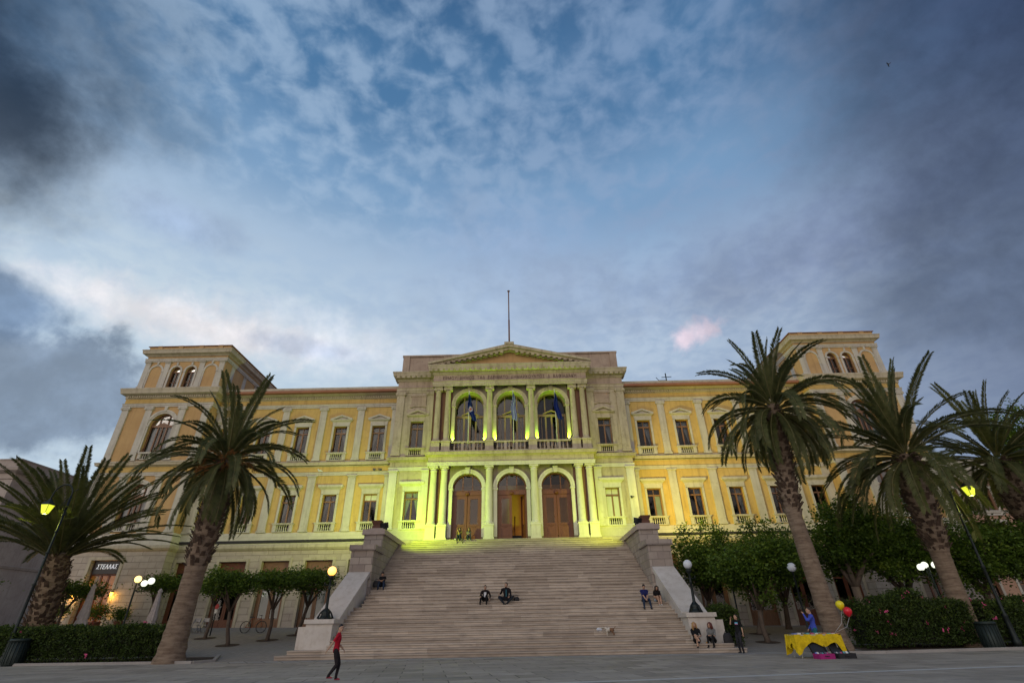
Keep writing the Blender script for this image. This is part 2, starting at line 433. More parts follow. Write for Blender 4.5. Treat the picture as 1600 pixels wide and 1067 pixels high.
# ------------------------------------------------------------------ town hall
YW, YC, YP, YA, YT, YB = 40.55, 39.6, 38.38, 38.93, 39.5, 54.0
TH = empty('town_hall', (0, YW, 1.2), 'long ochre and stone neoclassical town hall with a pedimented portico and two corner towers', 'building')
def P(mb, name, mats): return mb.build(name, mats, TH)
WX = (11.38, 14.66, 17.95, 21.22, 24.5); PX = (13.05, 16.33, 19.6, 22.88)
LP = [(-33.5, YB), (-33.5, YT), (-25.8, YT), (-25.8, YW), (-9.8, YW)]
RP = [(-x, y) for x, y in reversed(LP)]
CP = [(-9.8, YW), (-9.8, YC), (-6.5, YC), (-6.5, YP), (6.5, YP), (6.5, YC), (9.8, YC), (9.8, YW)]
TXC = 29.65
# --- walls
def walls():
    for s in (-1, 1):
        rng = lambda a, b: (a, b) if s > 0 else (-b, -a)
        # ground floor, wing
        m = MB(); a, b = rng(9.8, 25.8)
        m.wall(a, b, .3, 6.5, YW, [(s*x-1.04, s*x+1.04, .3, 5.74, False) for x in WX], .5); P(m, 'ground_floor_wall', [M_RUST])
        m = MB(); a, b = rng(25.8, 33.5); dx = s*30.15
        m.wall(a, b, .3, 6.5, YT, [(dx-1.12, dx+1.12, .3, 5.9, False)], .6)
        for X in (25.8*s, 33.5*s): m.poly([(X, YT, .3), (X, YB, .3), (X, YB, 6.5), (X, YT, 6.5)])
        P(m, 'ground_floor_wall', [M_RUST])
        # upper floors, wing
        m = MB(); a, b = rng(9.8, 25.8)
        m.wall(a, b, 7.7, 12.3, YW, [(s*x-.56, s*x+.56, 7.80, 10.6, False) for x in WX], .5)
        m.wall(a, b, 12.3, 19.2, YW, [(s*x-.56, s*x+.56, 13.36, 16.36, False) for x in WX], .5)
        P(m, 'wing_wall', [M_YEL])
        m = MB(); a, b = rng(25.8, 33.5); tc = s*TXC
        m.wall(a, b, 7.7, 12.3, YT, [(tc-1.03, tc+1.03, 7.85, 10.45, True)], .5)
        m.wall(a, b, 12.3, 19.3, YT, [(tc-1.03, tc+1.03, 13.42, 16.43, True)], .5)
        for X in (25.8*s, 33.5*s): m.poly([(X, YT, 6.5), (X, YB, 6.5), (X, YB, 19.3), (X, YT, 19.3)])
        P(m, 'tower_wall', [M_YELT])
        # tower top storey
        m = MB(); a, b = rng(25.75, 33.1); yt = YT+.05
        m.wall(a, b, 19.5, 23.3, yt, [(s*29.43+d-.43, s*29.43+d+.43, 19.85, 21.55, True) for d in (-.67, .67)], .4)
        for X in (25.75*s, 33.1*s): m.poly([(X, yt, 19.5), (X, YB, 19.5), (X, YB, 23.3), (X, yt, 23.3)])
        P(m, 'tower_wall', [M_YELT])
        # centre, side bays
        m = MB(); a, b = rng(6.5, 9.8); wx = s*7.88
        m.wall(a, b, 5.2, 12.3, YC, [(wx-.55, wx+.55, 7.62, 10.5, False)], .5)
        m.wall(a, b, 12.3, 20.4, YC, [(wx-.55, wx+.55, 13.30, 16.3, False)], .5)
        m.poly([(9.8*s, YC, 5.2), (9.8*s, YW+1, 5.2), (9.8*s, YW+1, 20.4), (9.8*s, YC, 20.4)])
        m.poly([(6.5*s, YP+.5, 5.2), (6.5*s, YC, 5.2), (6.5*s, YC, 20.4), (6.5*s, YP+.5, 20.4)])
        P(m, 'stone_bay_wall', [M_STONE])
    m = MB()
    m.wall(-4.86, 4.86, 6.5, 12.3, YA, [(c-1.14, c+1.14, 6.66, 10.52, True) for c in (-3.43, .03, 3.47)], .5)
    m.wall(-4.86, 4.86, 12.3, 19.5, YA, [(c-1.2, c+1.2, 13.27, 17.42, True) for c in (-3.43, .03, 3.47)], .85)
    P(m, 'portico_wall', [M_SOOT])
    m = MB()
    for s in (-1, 1):
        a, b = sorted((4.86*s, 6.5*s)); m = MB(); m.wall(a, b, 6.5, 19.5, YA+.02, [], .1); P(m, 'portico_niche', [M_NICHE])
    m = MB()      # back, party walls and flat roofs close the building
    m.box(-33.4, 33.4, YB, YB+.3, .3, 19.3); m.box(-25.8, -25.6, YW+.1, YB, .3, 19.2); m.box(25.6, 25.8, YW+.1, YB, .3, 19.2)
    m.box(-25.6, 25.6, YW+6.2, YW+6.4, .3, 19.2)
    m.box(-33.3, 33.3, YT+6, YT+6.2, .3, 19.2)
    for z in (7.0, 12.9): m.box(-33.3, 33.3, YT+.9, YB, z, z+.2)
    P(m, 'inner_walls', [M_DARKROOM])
    m = MB(); m.box(-33.3, 33.3, YT+.3, YB+.2, 19.3, 19.5)
    for s in (-1, 1):
        a, b = sorted((25.95*s, 32.9*s)); m.box(a, b, YT+.3, YB, 23.3, 23.5)
    m.box(-9.6, 9.6, YC+.3, YB, 20.4, 20.6); P(m, 'roof', [M_ROOF])
walls()
# --- horizontal bands
def bands():
    low = [(0, 6.46), (.08, 6.50), (.16, 6.60), (.20, 6.66), (.20, 6.84), (.10, 6.90)]
    pl = [(.085, 6.89), (.085, 7.66), (.05, 7.74), (0, 7.76)]
    lp2 = LP+[(-9.8, YC), (-6.5, YC)]; rp2 = [(-x, y) for x, y in reversed(lp2)]
    for pth in (lp2, rp2):
        m = MB(); m.moulding(pth, low); P(m, 'ground_floor_cornice', [M_CREAM])
        m = MB(); m.moulding(pth, pl); P(m, 'plinth_course', [M_SLAB])
    for pth, fm, tm in ((LP, M_YEL, M_TRIM), (RP, M_YEL, M_TRIM), (CP, M_STONE, M_COL)):
        m = MB(); m.moulding(pth, [(0, 12.12), (.07, 12.12), (.07, 12.26), (.10, 12.27), (.10, 12.37), (.13, 12.40), (0, 12.42)]); P(m, 'first_architrave', [tm])
        m = MB(); m.moulding(pth, [(.03, 12.40), (.03, 12.86)]); P(m, 'first_frieze', [fm])
        m = MB(); m.moulding(pth, [(.03, 12.84), (.10, 12.88), (.14, 12.93), (.27, 12.95), (.29, 13.08), (.34, 13.16), (.30, 13.20), (0, 13.25)])
        m.moulding(pth, [(.05, 13.24), (.05, 13.35), (0, 13.36)])
        P(m, 'string_course', [M_CREAM if fm is M_YEL else M_STONE])
    for pth in (LP, RP):
        m = MB(); m.moulding(pth, [(0, 18.08), (.07, 18.08), (.07, 18.22), (.11, 18.23), (.11, 18.36), (.15, 18.40), (0, 18.42)]); P(m, 'main_architrave', [M_TRIM])
        m = MB(); m.moulding(pth, [(.03, 18.40), (.03, 18.84), (.06, 18.85)]); P(m, 'main_frieze', [M_YEL])
        m = MB(); m.moulding(pth, [(.05, 18.84), (.10, 18.88), (.10, 19.10), (.20, 19.14), (.40, 19.22), (.43, 19.25), (.45, 19.42), (.52, 19.66), (.50, 19.72), (0, 19.80)])
        if pth is LP: m.moulding([(-25.8, YW-.1), (-9.8, YW-.1)], [(.1, 19.74), (.1, 19.98), (-.2, 20.02)])
        else: m.moulding([(9.8, YW-.1), (25.8, YW-.1)], [(.1, 19.74), (.1, 19.98), (-.2, 20.02)])
        P(m, 'main_cornice', [M_CREAM])
        m = MB(); s = -1 if pth is LP else 1
        x = 9.9
        while x < 25.7: m.box(s*x-.055, s*x+.055, YW-.21, YW-.09, 18.93, 19.09); x += .20
        x = 25.9
        while x < 33.4: m.box(s*x-.055, s*x+.055, YT-.21, YT-.09, 18.93, 19.09); x += .20
        P(m, 'dentils', [M_CREAM])
    # centre entablature
    m = MB(); m.moulding(CP, [(0, 18.95), (.05, 18.95), (.05, 19.10), (.09, 19.11), (.09, 19.30), (.14, 19.36), (0, 19.38)]); P(m, 'centre_architrave', [M_STONE])
    m = MB(); m.moulding(CP, [(.02, 19.36), (.02, 20.05)]); P(m, 'centre_frieze', [M_DARKSTONE])
    m = MB(); m.moulding(CP, [(.02, 20.0), (.10, 20.06), (.12, 20.22), (.30, 20.30), (.44, 20.44), (.46, 20.60), (.52, 20.76), (.50, 20.82), (0, 20.90)]); P(m, 'centre_cornice', [M_STONE])
    m = MB(); m.box(-.14, .14, -.16, .16, -.09, .09); mm = m.mesh('modillion', [M_STONE]); mod = lambda x, y: inst('modillion', mm, TH, (x, y, 20.33))
    x = -6.75
    while x < 6.76: mod(x, YP-.26); x += .45
    for s in (-1, 1):
        x = 7.1
        while x < 10.1: mod(s*x, YC-.26); x += .45
        for y in (39.9, 40.3): mod(s*10.02, y)
    # pediment
    m = MB(); y0 = YP-.05
    m.prism([(-6.6, 20.88), (6.6, 20.88), (0, 22.35)], y0+.25, YC, 0); P(m, 'tympanum', [M_YELT])
    m = MB(); ap = 22.74
    for s in (-1, 1):
        a = [(s*7.02, 20.86), (s*7.02, 21.06), (0, ap), (0, ap-.30)]
        b = [(s*6.7, 20.80), (s*6.7, 20.93), (0, ap-.30), (0, ap-.52)]
        if s > 0: a.reverse(); b.reverse()
        m.prism(a, YP-.52, YC+1, 0); m.prism(b, YP-.36, YC, 0)
        for k in range(13):
            f = (k+.6)/14; x = s*6.5*(1-f); z = 20.9+(ap-.52-20.9)*f-.02; m.box(x-.13, x+.13, YP-.34, YP+.1, z-.14, z+.05)
    m.box(-.42, .42, YP-.6, YP+.3, ap-.12, ap+.12); P(m, 'pediment_cornice', [M_STONE])
    # attic block behind the pediment
    m = MB(); yb = YC+.3
    m.box(-9.6, 9.6, yb, yb+5, 20.85, 22.62); m.box(-9.75, 9.75, yb-.12, yb+5.1, 22.62, 22.78)
    for s in (-1, 1):
        a, b = sorted((s*9.68, s*9.08)); m.box(a, b, yb-.1, yb+.1, 20.85, 22.62)
        a, b = sorted((s*6.0, s*5.5)); m.box(a, b, yb-.07, yb+.1, 20.85, 22.62)
    P(m, 'attic', [M_DARKSTONE])
    # towers, top storey
    for s in (-1, 1):
        tp = [(-33.1, YB), (-33.1, YT+.05), (-25.75, YT+.05), (-25.75, YB)] if s < 0 else [(25.75, YB), (25.75, YT+.05), (33.1, YT+.05), (33.1, YB)]
        m = MB(); m.moulding(tp, [(0, 22.50), (.06, 22.50), (.06, 22.62), (.10, 22.63), (.10, 22.78), (.14, 22.82), (0, 22.84)]); P(m, 'tower_architrave', [M_TRIM])
        m = MB(); m.moulding(tp, [(.04, 23.04), (.10, 23.10), (.14, 23.16), (.36, 23.24), (.38, 23.27), (.40, 23.46), (.46, 23.58), (.44, 23.62), (0, 23.70)]); P(m, 'tower_cornice', [M_CREAM])
        m = MB(); m.moulding(tp, [(.10, 23.66), (.10, 24.02), (0, 24.04)], 0)
        for x in (26.6, 28.4, 30.3, 32.2): m.box(s*x-.22, s*x+.22, YT-.12, YT+.2, 23.66, 24.10)
        P(m, 'tower_parapet', [M_YELT])
        m = MB(); m.moulding(tp, [(.20, 24.02), (.20, 24.07), (-.1, 24.12)]); P(m, 'tower_coping', [M_ROOF])
        m = MB(); a, b = sorted((25.9*s, 33.0*s)); c = (a+b)/2
        m.moulding(tp, [(.08, 19.72), (.08, 19.90), (0, 19.92)]); P(m, 'tower_base_course', [M_CREAM])
bands()
# --- pilasters and columns, one shared mesh per kind
def pil_mesh(w, h, d, kind, mats=None):
    """origin bottom centre on the wall face"""
    m = MB(); hw = w/2
    m.box(-hw-.06, hw+.06, -d-.05, .02, 0, .12); m.box(-hw-.03, hw+.03, -d-.03, .02, .12, .20)
    ch = .34 if kind == 'ionic' else .26
    m.box(-hw, hw, -d, .02, .20, h-ch)
    if kind == 'ionic':
        m.box(-hw-.02, hw+.02, -d-.02, .02, h-ch, h-ch+.06)
        for sx in (-1, 1):
            c = (sx*(hw+.01), h-ch+.15)
            pts = [(c[0]+.115*cos(2*pi*i/10), c[1]+.115*sin(2*pi*i/10)) for i in range(10)]
            m.prism(pts, -d-.09, .0)
            pts = [(c[0]+.05*cos(2*pi*i/8), c[1]+.05*sin(2*pi*i/8)) for i in range(8)]
            m.prism(pts, -d-.12, -d-.08)
        m.box(-hw+.02, hw-.02, -d-.06, .0, h-ch+.08, h-ch+.24)
        m.box(-hw-.08, hw+.08, -d-.08, .02, h-.09, h)
    else:
        m.box(-hw-.02, hw+.02, -d-.02, .02, h-ch, h-ch+.05)
        m.box(-hw, hw, -d, .02, h-ch+.05, h-ch+.12)
        m.box(-hw-.05, hw+.05, -d-.05, .02, h-ch+.12, h-ch+.18); m.box(-hw-.10, hw+.10, -d-.10, .02, h-.08, h)
    return m.mesh('pilaster', mats or [M_TRIM])
def orders():
    p1 = pil_mesh(.62, 4.36, .11, 'doric'); p2 = pil_mesh(.56, 4.73, .11, 'ionic')
    c1 = pil_mesh(.62, 4.5, .14, 'doric', [M_COL]); c2 = pil_mesh(.66, 5.6, .12, 'ionic', [M_STONE])
    t3 = pil_mesh(.46, 2.62, .08, 'doric')
    for s in (-1, 1):
        for x in PX+(25.45,):
            inst('pilaster', p1, TH, (s*x, YW, 7.76)); inst('pilaster', p2, TH, (s*x, YW, 13.35))
        inst('pilaster', p1, TH, (s*10.05, YW, 7.76)); inst('pilaster', p2, TH, (s*10.05, YW, 13.35))
        for x in (26.15, 28.2, 31.1, 33.15):
            inst('pilaster', p1, TH, (s*x, YT, 7.76)); inst('pilaster', p2, TH, (s*x, YT, 13.35))
        for x in (26.05, 27.85, 31.0, 32.8): inst('pilaster', t3, TH, (s*x, YT+.05, 19.9))
        for x in (9.47, 6.85):
            inst('pilaster', c1, TH, (s*x, YC, 7.64)); inst('pilaster', c2, TH, (s*x, YC, 13.36))
        for y in (40.8, 43.0, 45.2, 47.4): inst('pilaster', t3, TH, (s*25.75, y, 19.9), radians(90) if s < 0 else radians(-90))
    CX = [-6.07, -5.24, -1.72, 1.78, 5.28, 6.11]; yc = YP+.36
    ped = MB(); ped.box(-.40, .40, -.40, .5, 0, .16); ped.box(-.37, .37, -.37, .5, .16, .20); ped.box(-.35, .35, -.35, .5, .2, .98); ped.box(-.39, .39, -.39, .5, .98, 1.10)
    pedm = ped.mesh('pedestal', [M_COL])
    ped2 = MB(); ped2.box(-.38, .38, -.36, .5, 0, .14); ped2.box(-.34, .34, -.32, .5, .14, .80); ped2.box(-.39, .39, -.37, .5, .80, .92)
    ped2m = ped2.mesh('pedestal', [M_STONE])
    m = MB(); m.lathe([(.36, 0), (.36, .10), (.33, .13), (.30, .2), (.285, .26), (.28, 1.5), (.24, 3.98), (.28, 4.02), (.28, 4.06), (.245, 4.08), (.25, 4.16), (.33, 4.24)], n=20)
    m.box(-.35, .35, -.35, .5, 4.24, 4.36); colm = m.mesh('column', [M_COL])
    m = MB(); m.lathe([(.33, 0), (.33, .08), (.29, .11), (.31, .16), (.27, .2), (.255, .26), (.25, 1.6), (.215, 4.35), (.24, 4.38), (.235, 4.46)], n=20)
    for sx in (-1, 1):
        c = (sx*.25, 4.56); pts = [(c[0]+.135*cos(2*pi*i/12), c[1]+.135*sin(2*pi*i/12)) for i in range(12)]; m.prism(pts, -.27, .27)
        pts = [(c[0]+.06*cos(2*pi*i/8), c[1]+.06*sin(2*pi*i/8)) for i in range(8)]; m.prism(pts, -.31, .2)
    m.box(-.24, .24, -.25, .25, 4.5, 4.68); m.box(-.36, .36, -.31, .5, 4.68, 4.76); colm2 = m.mesh('column', [M_STONE])
    for x in CX:
        inst('pedestal', pedm, TH, (x, yc, 6.66)); inst('column', colm, TH, (x, yc, 7.76))
        inst('pedestal', ped2m, TH, (x, yc, 13.27)); inst('column', colm2, TH, (x, yc, 14.19))
    # arch trims
    for zs, r, nm in ((10.52, 1.14, 'lower'), (17.42, 1.2, 'upper')):
        for c in (-3.43, .03, 3.47):
            m = MB(); m.archband(c, zs, r, r+.16, YA-.07, YA+.02); m.archband(c, zs, r+.16, r+.32, YA-.11, YA+.02)
            for s in (-1, 1):
                a, b = sorted((c+s*(r-.04), c+s*(r+.32))); m.box(a, b, YA-.10, YA+.4, zs-.18, zs-.02)
                a, b = sorted((c+s*r, c+s*(r+.28))); m.box(a, b, YA-.05, YA+.02, zs-3.6, zs-.18)
            m.prism([(c-.13, zs+r-.06), (c+.13, zs+r-.06), (c+.2, zs+r+.42), (c-.2, zs+r+.42)], YA-.2, YA)
            P(m, 'arch_trim', [M_STONE if nm == 'upper' else M_COL])
    for s in (-1, 1):
        for zs in (10.45, 16.43):
            m = MB(); c = s*TXC; m.archband(c, zs, 1.03, 1.18, YT-.05, YT+.02); m.archband(c, zs, 1.18, 1.36, YT-.09, YT+.02)
            for q in (-1, 1):
                a, b = sorted((c+q*1.03, c+q*1.36)); m.box(a, b, YT-.07, YT+.02, zs-3.0+.6*(zs > 12), zs-.12); m.box(a-.03, b+.03, YT-.12, YT+.02, zs-.14, zs)
            m.prism([(c-.09, zs+1.2), (c+.09, zs+1.2), (c+.14, zs+1.62), (c-.14, zs+1.62)], YT-.14, YT)
            P(m, 'arch_trim', [M_TRIM])
        for c, r in ((29.43-.67, .43), (29.43+.67, .43), (26.95, .52), (31.9, .52)):
            c *= s; zs = 21.55; m = MB(); y = YT+.05
            m.archband(c, zs, r, r+.16, y-.07, y+.02)
            for q in (-1, 1):
                a, b = sorted((c+q*(r+.01), c+q*(r+.17))); m.box(a, b, y-.05, y+.02, 19.92, zs-.06); m.box(a-.03, b+.03, y-.09, y+.02, zs-.09, zs)
            m.prism([(c-.06, zs+r+.1), (c+.06, zs+r+.1), (c+.09, zs+r+.42), (c-.09, zs+r+.42)], y-.1, y)
            P(m, 'arch_trim', [M_TRIM])
orders()
# --- windows
def baluster_mb(m, x, y, z0, h, r=.045):
    m.lathe([(r, 0), (r*1.0, h*.08), (r*.55, h*.14), (r*1.15, h*.36), (r*.9, h*.52), (r*.5, h*.80), (r*.9, h*.9), (r*.9, h)], (x, y, z0), 6)
WCACHE = {}
def rect_window(x, y, z, w, h, kind, curtain, trim):
    """z is the glass sill; kind 1 = flat hood, 2 = pediment; balustrade below"""
    key = (w, h)
    hw = w/2
    if key not in WCACHE:
        f = MB(); Y0, Y1 = .26, .34
        f.box(-hw, -hw+.075, Y0, Y1, 0, h); f.box(hw-.075, hw, Y0, Y1, 0, h); f.box(-hw, hw, Y0, Y1, h-.07, h); f.box(-hw, hw, Y0, Y1, 0, .09)
        f.box(-hw, hw, Y0-.03, Y1, h*.76-.06, h*.76+.05); f.box(-.055, .055, Y0-.02, Y1, 0, h*.76); f.box(-.02, .02, Y0, Y1, h*.76, h)
        g = MB(); g.poly([(-hw, .31, 0), (hw, .31, 0), (hw, .31, h), (-hw, .31, h)])
        WCACHE[key] = (f.mesh('window', [M_WOOD]), g.mesh('glass_pane', [M_GLASS]))
    fm, gm = WCACHE[key]
    o = inst('window', fm, TH, (x, y, z)); inst('glass_pane', gm, o, (x, y, z))
    # stone surround
    k2 = (w, h, kind, trim.name)
    if k2 not in WCACHE:
        s = MB(); t = .17
        for q in (-1, 1):
            a, b = sorted((q*hw, q*(hw+t))); s.box(a, b, -.07, .05, 0, h+.03)
        s.box(-hw-t, hw+t, -.07, .05, h, h+t); s.box(-hw-t-.02, hw+t+.02, -.05, .03, h+t, h+.38)
        if kind == 1:
            z0 = h+.36
            s.moulding([(-hw-t-.06, .02), (-hw-t-.06, -.04), (hw+t+.06, -.04), (hw+t+.06, .02)], [(0, z0), (.06, z0+.08), (.20, z0+.20), (.22, z0+.36), (.18, z0+.40), (-.2, z0+.42)])
        else:
            z0 = h+.36
            s.moulding([(-hw-t-.05, .02), (-hw-t-.05, -.04), (hw+t+.05, -.04), (hw+t+.05, .02)], [(0, z0), (.05, z0+.06), (.16, z0+.14), (.18, z0+.22), (-.1, z0+.24)])
            e = hw+t+.22; z1 = z0+.22
            s.prism([(-e, z1), (e, z1), (e, z1+.10), (0, z1+.42), (-e, z1+.10)], -.24, .0) if False else None
            s.prism([(-e, z1), (-e+.2, z1), (0, z1+.30), (0, z1+.42), (-e, z1+.09)], -.22, 0)
            s.prism([(e, z1+.09), (0, z1+.42), (0, z1+.30), (e-.2, z1), (e, z1)], -.22, 0)
            s.prism([(-e+.15, z1), (e-.15, z1), (0, z1+.30)], -.06, 0)
        bm = MB()
        s2 = MB(); s2.box(-hw-.26, hw+.26, -.20, .30, -.12, 0); s2.box(-hw-.30, hw+.30, -.23, .0, -.045, -.002)
        for q in (-1, 1):
            a, b = sorted((q*(hw-.05), q*(hw+.22))); s2.box(a, b, -.15, .28, -.62, -.12)
        s2.box(-hw-.22, hw+.22, -.16, .28, -.66, -.60); 
        n = 6
        for i in range(n): baluster_mb(s2, -hw+.05+(w-.1)*(i+.5)/n, -.03, -.61, .50, .05)
        WCACHE[k2] = (s.mesh('surround', [trim]), s2.mesh('balustrade', [trim]))
    sm, bmm = WCACHE[k2]
    inst('surround', sm, o, (x, y, z)); inst('balustrade', bmm, o, (x, y, z))
    if curtain:
        k3 = (w, h, curtain)
        if k3 not in WCACHE:
            c = MB(); n = 8
            def drape(xa, xb, tie):   # hangs from xa..xb at the transom, gathered towards xa at the tie height
                prev = None
                for j in range(9):
                    zz = h*.99*(1-j/8); f = max(0, 1-abs(zz/h-tie)/.9); f = (1-zz/h)/(1-tie) if zz/h > tie else 1.0
                    wd = (xb-xa)*(1-.82*min(1, f)); row = []
                    for i in range(n+1): u = i/n; row.append((xa+wd*u, .50+.035*sin(u*18+xa*9), zz))
                    if prev:
                        for i in range(n): c.poly([prev[i], prev[i+1], row[i+1], row[i]], 0, True)
                    prev = row
            if curtain in ('both',): drape(-hw, 0, .18); drape(hw, 0, .18)
            elif curtain == 'left': drape(-hw, .1, .1)
            elif curtain == 'right': drape(hw, -.1, .1)
            elif curtain == 'full':
                for i in range(24): u = i/24; v = (i+1)/24; c.poly([(-hw+w*u, .5+.03*sin(u*60), 0), (-hw+w*v, .5+.03*sin(v*60), 0), (-hw+w*v, .5+.03*sin(v*60), h), (-hw+w*u, .5+.03*sin(u*60), h)], 0, True)
            elif curtain == 'blind': c.box(-hw+.07, hw-.07, .28, .30, h*.78, h-.06)
            elif curtain == 'panel': c.box(0.06, hw-.08, .36, .38, .1, h*.74)
            elif curtain == 'shut': c.box(-hw+.08, -.06, .295, .305, .09, h*.72); c.box(.06, hw-.08, .295, .305, .09, h*.72); c.box(-hw+.08, hw-.08, .295, .305, h*.79, h-.07)
            WCACHE[k3] = c.mesh('curtain', [M_BLIND if curtain in ('blind', 'shut', 'panel') else M_CURT])
        inst('curtain', WCACHE[k3], o, (x, y, z))
    return o
def windows():
    low = {-1: ['blind', 'both', 'left', 'both', 'right'], 1: ['panel', 'right', 'right', 'both', None]}
    up = {-1: ['both', 'right', 'left', 'right', 'both'], 1: ['right', 'both', None, 'right', 'left']}
    for s in (-1, 1):
        for i, x in enumerate(WX):
            rect_window(s*x, YW, 8.44, 1.12, 2.16, 1, low[s][i], M_TRIM)
            rect_window(s*x, YW, 14.02, 1.12, 2.34, 2, up[s][i], M_TRIM)
        rect_window(s*7.88, YC, 8.30, 1.10, 2.20, 1, 'both' if s < 0 else 'shut', M_COL)
        rect_window(s*7.88, YC, 13.98, 1.10, 2.32, 2, None if s < 0 else 'right', M_STONE)
        # plaques over the side bays
        m = MB(); c = s*7.88; m.box(c-.64, c+.64, YC-.08, YC+.02, 17.62, 18.62); m.box(c-.72, c-.50, YC-.10, YC+.02, 17.55, 17.75); m.box(c+.50, c+.72, YC-.10, YC+.02, 17.55, 17.75)
        m.box(c-.72, c+.72, YC-.12, YC+.02, 18.55, 18.66); P(m, 'plaque', [M_DARKSTONE])
        # tower arched windows
        for z0, zs in ((7.9, 10.45), (13.45, 16.43)):
            c = s*TXC; m = MB(); y = YT+.3; r = 1.03; zb = z0+.62
            for xx in (-r+.05, -.36, .36, r-.05): m.box(c+xx-.05, c+xx+.05, y-.04, y+.06, zb, zs+.05)
            m.box(c-r, c+r, y-.06, y+.06, zs-.12, zs+.06); m.box(c-r, c+r, y-.04, y+.06, zb, zb+.12); m.box(c-.05, c+.05, y-.05, y+.05, zb, zs)
            for xx in (-.36, .36): m.box(c+xx-.045, c+xx+.045, y-.04, y+.05, zs, zs+sqrt(r*r-.36**2))
            m.archband(c, zs, r-.10, r, y-.04, y+.06)
            m.prism([(c-.52, zs+.06), (c+.52, zs+.06), (c, zs+.30)], y-.08, y+.02)
            o = P(m, 'arched_window', [M_WOOD])
            g = MB(); g.poly([(c-r, y+.02, z0), (c+r, y+.02, z0), (c+r, y+.02, zs), (c-r, y+.02, zs)]); g.archglass(c, zs, r, y+.02); g.build('glass_pane', [M_GLASS], o)
            cu = MB(); cu.box(c-r+.1, c-.42, y+.16, y+.18, zb, zs); cu.box(c+.42, c+r-.1, y+.16, y+.18, zb, zs)
            cu.build('curtain', [M_CURT], o)
            b = MB(); b.box(c-r, c+r, YT-.14, YT+.2, zb-.14, zb); b.box(c-r, c+r, YT-.1, YT+.2, z0-.02, z0+.06)
            for q in (-1, 0, 1): b.box(c+q*.9-.12, c+q*.9+.12, YT-.1, YT+.16, z0, zb-.1)
            for i in range(10): baluster_mb(b, c-.9+1.8*(i+.5)/10, YT+.03, z0+.06, zb-z0-.2, .05)
            b.build('balustrade', [M_TRIM], o)
        for d in (-.67, .67):
            c = s*29.43+d; m = MB(); y = YT+.3; r = .43; zs = 21.55
            m.box(c-r, c-r+.06, y-.03, y+.05, 19.9, zs); m.box(c+r-.06, c+r, y-.03, y+.05, 19.9, zs); m.box(c-.03, c+.03, y-.03, y+.05, 19.9, zs)
            m.box(c-r, c+r, y-.04, y+.05, zs-.08, zs+.03); m.archband(c, zs, r-.06, r, y-.03, y+.05); m.box(c-r, c+r, y-.03, y+.05, 20.5, 20.55)
            o = P(m, 'arched_window', [M_WOOD])
            g = MB(); g.poly([(c-r, y+.02, 19.8), (c+r, y+.02, 19.8), (c+r, y+.02, zs), (c-r, y+.02, zs)]); g.archglass(c, zs, r, y+.02); g.build('glass_pane', [M_GLASS], o)
windows()
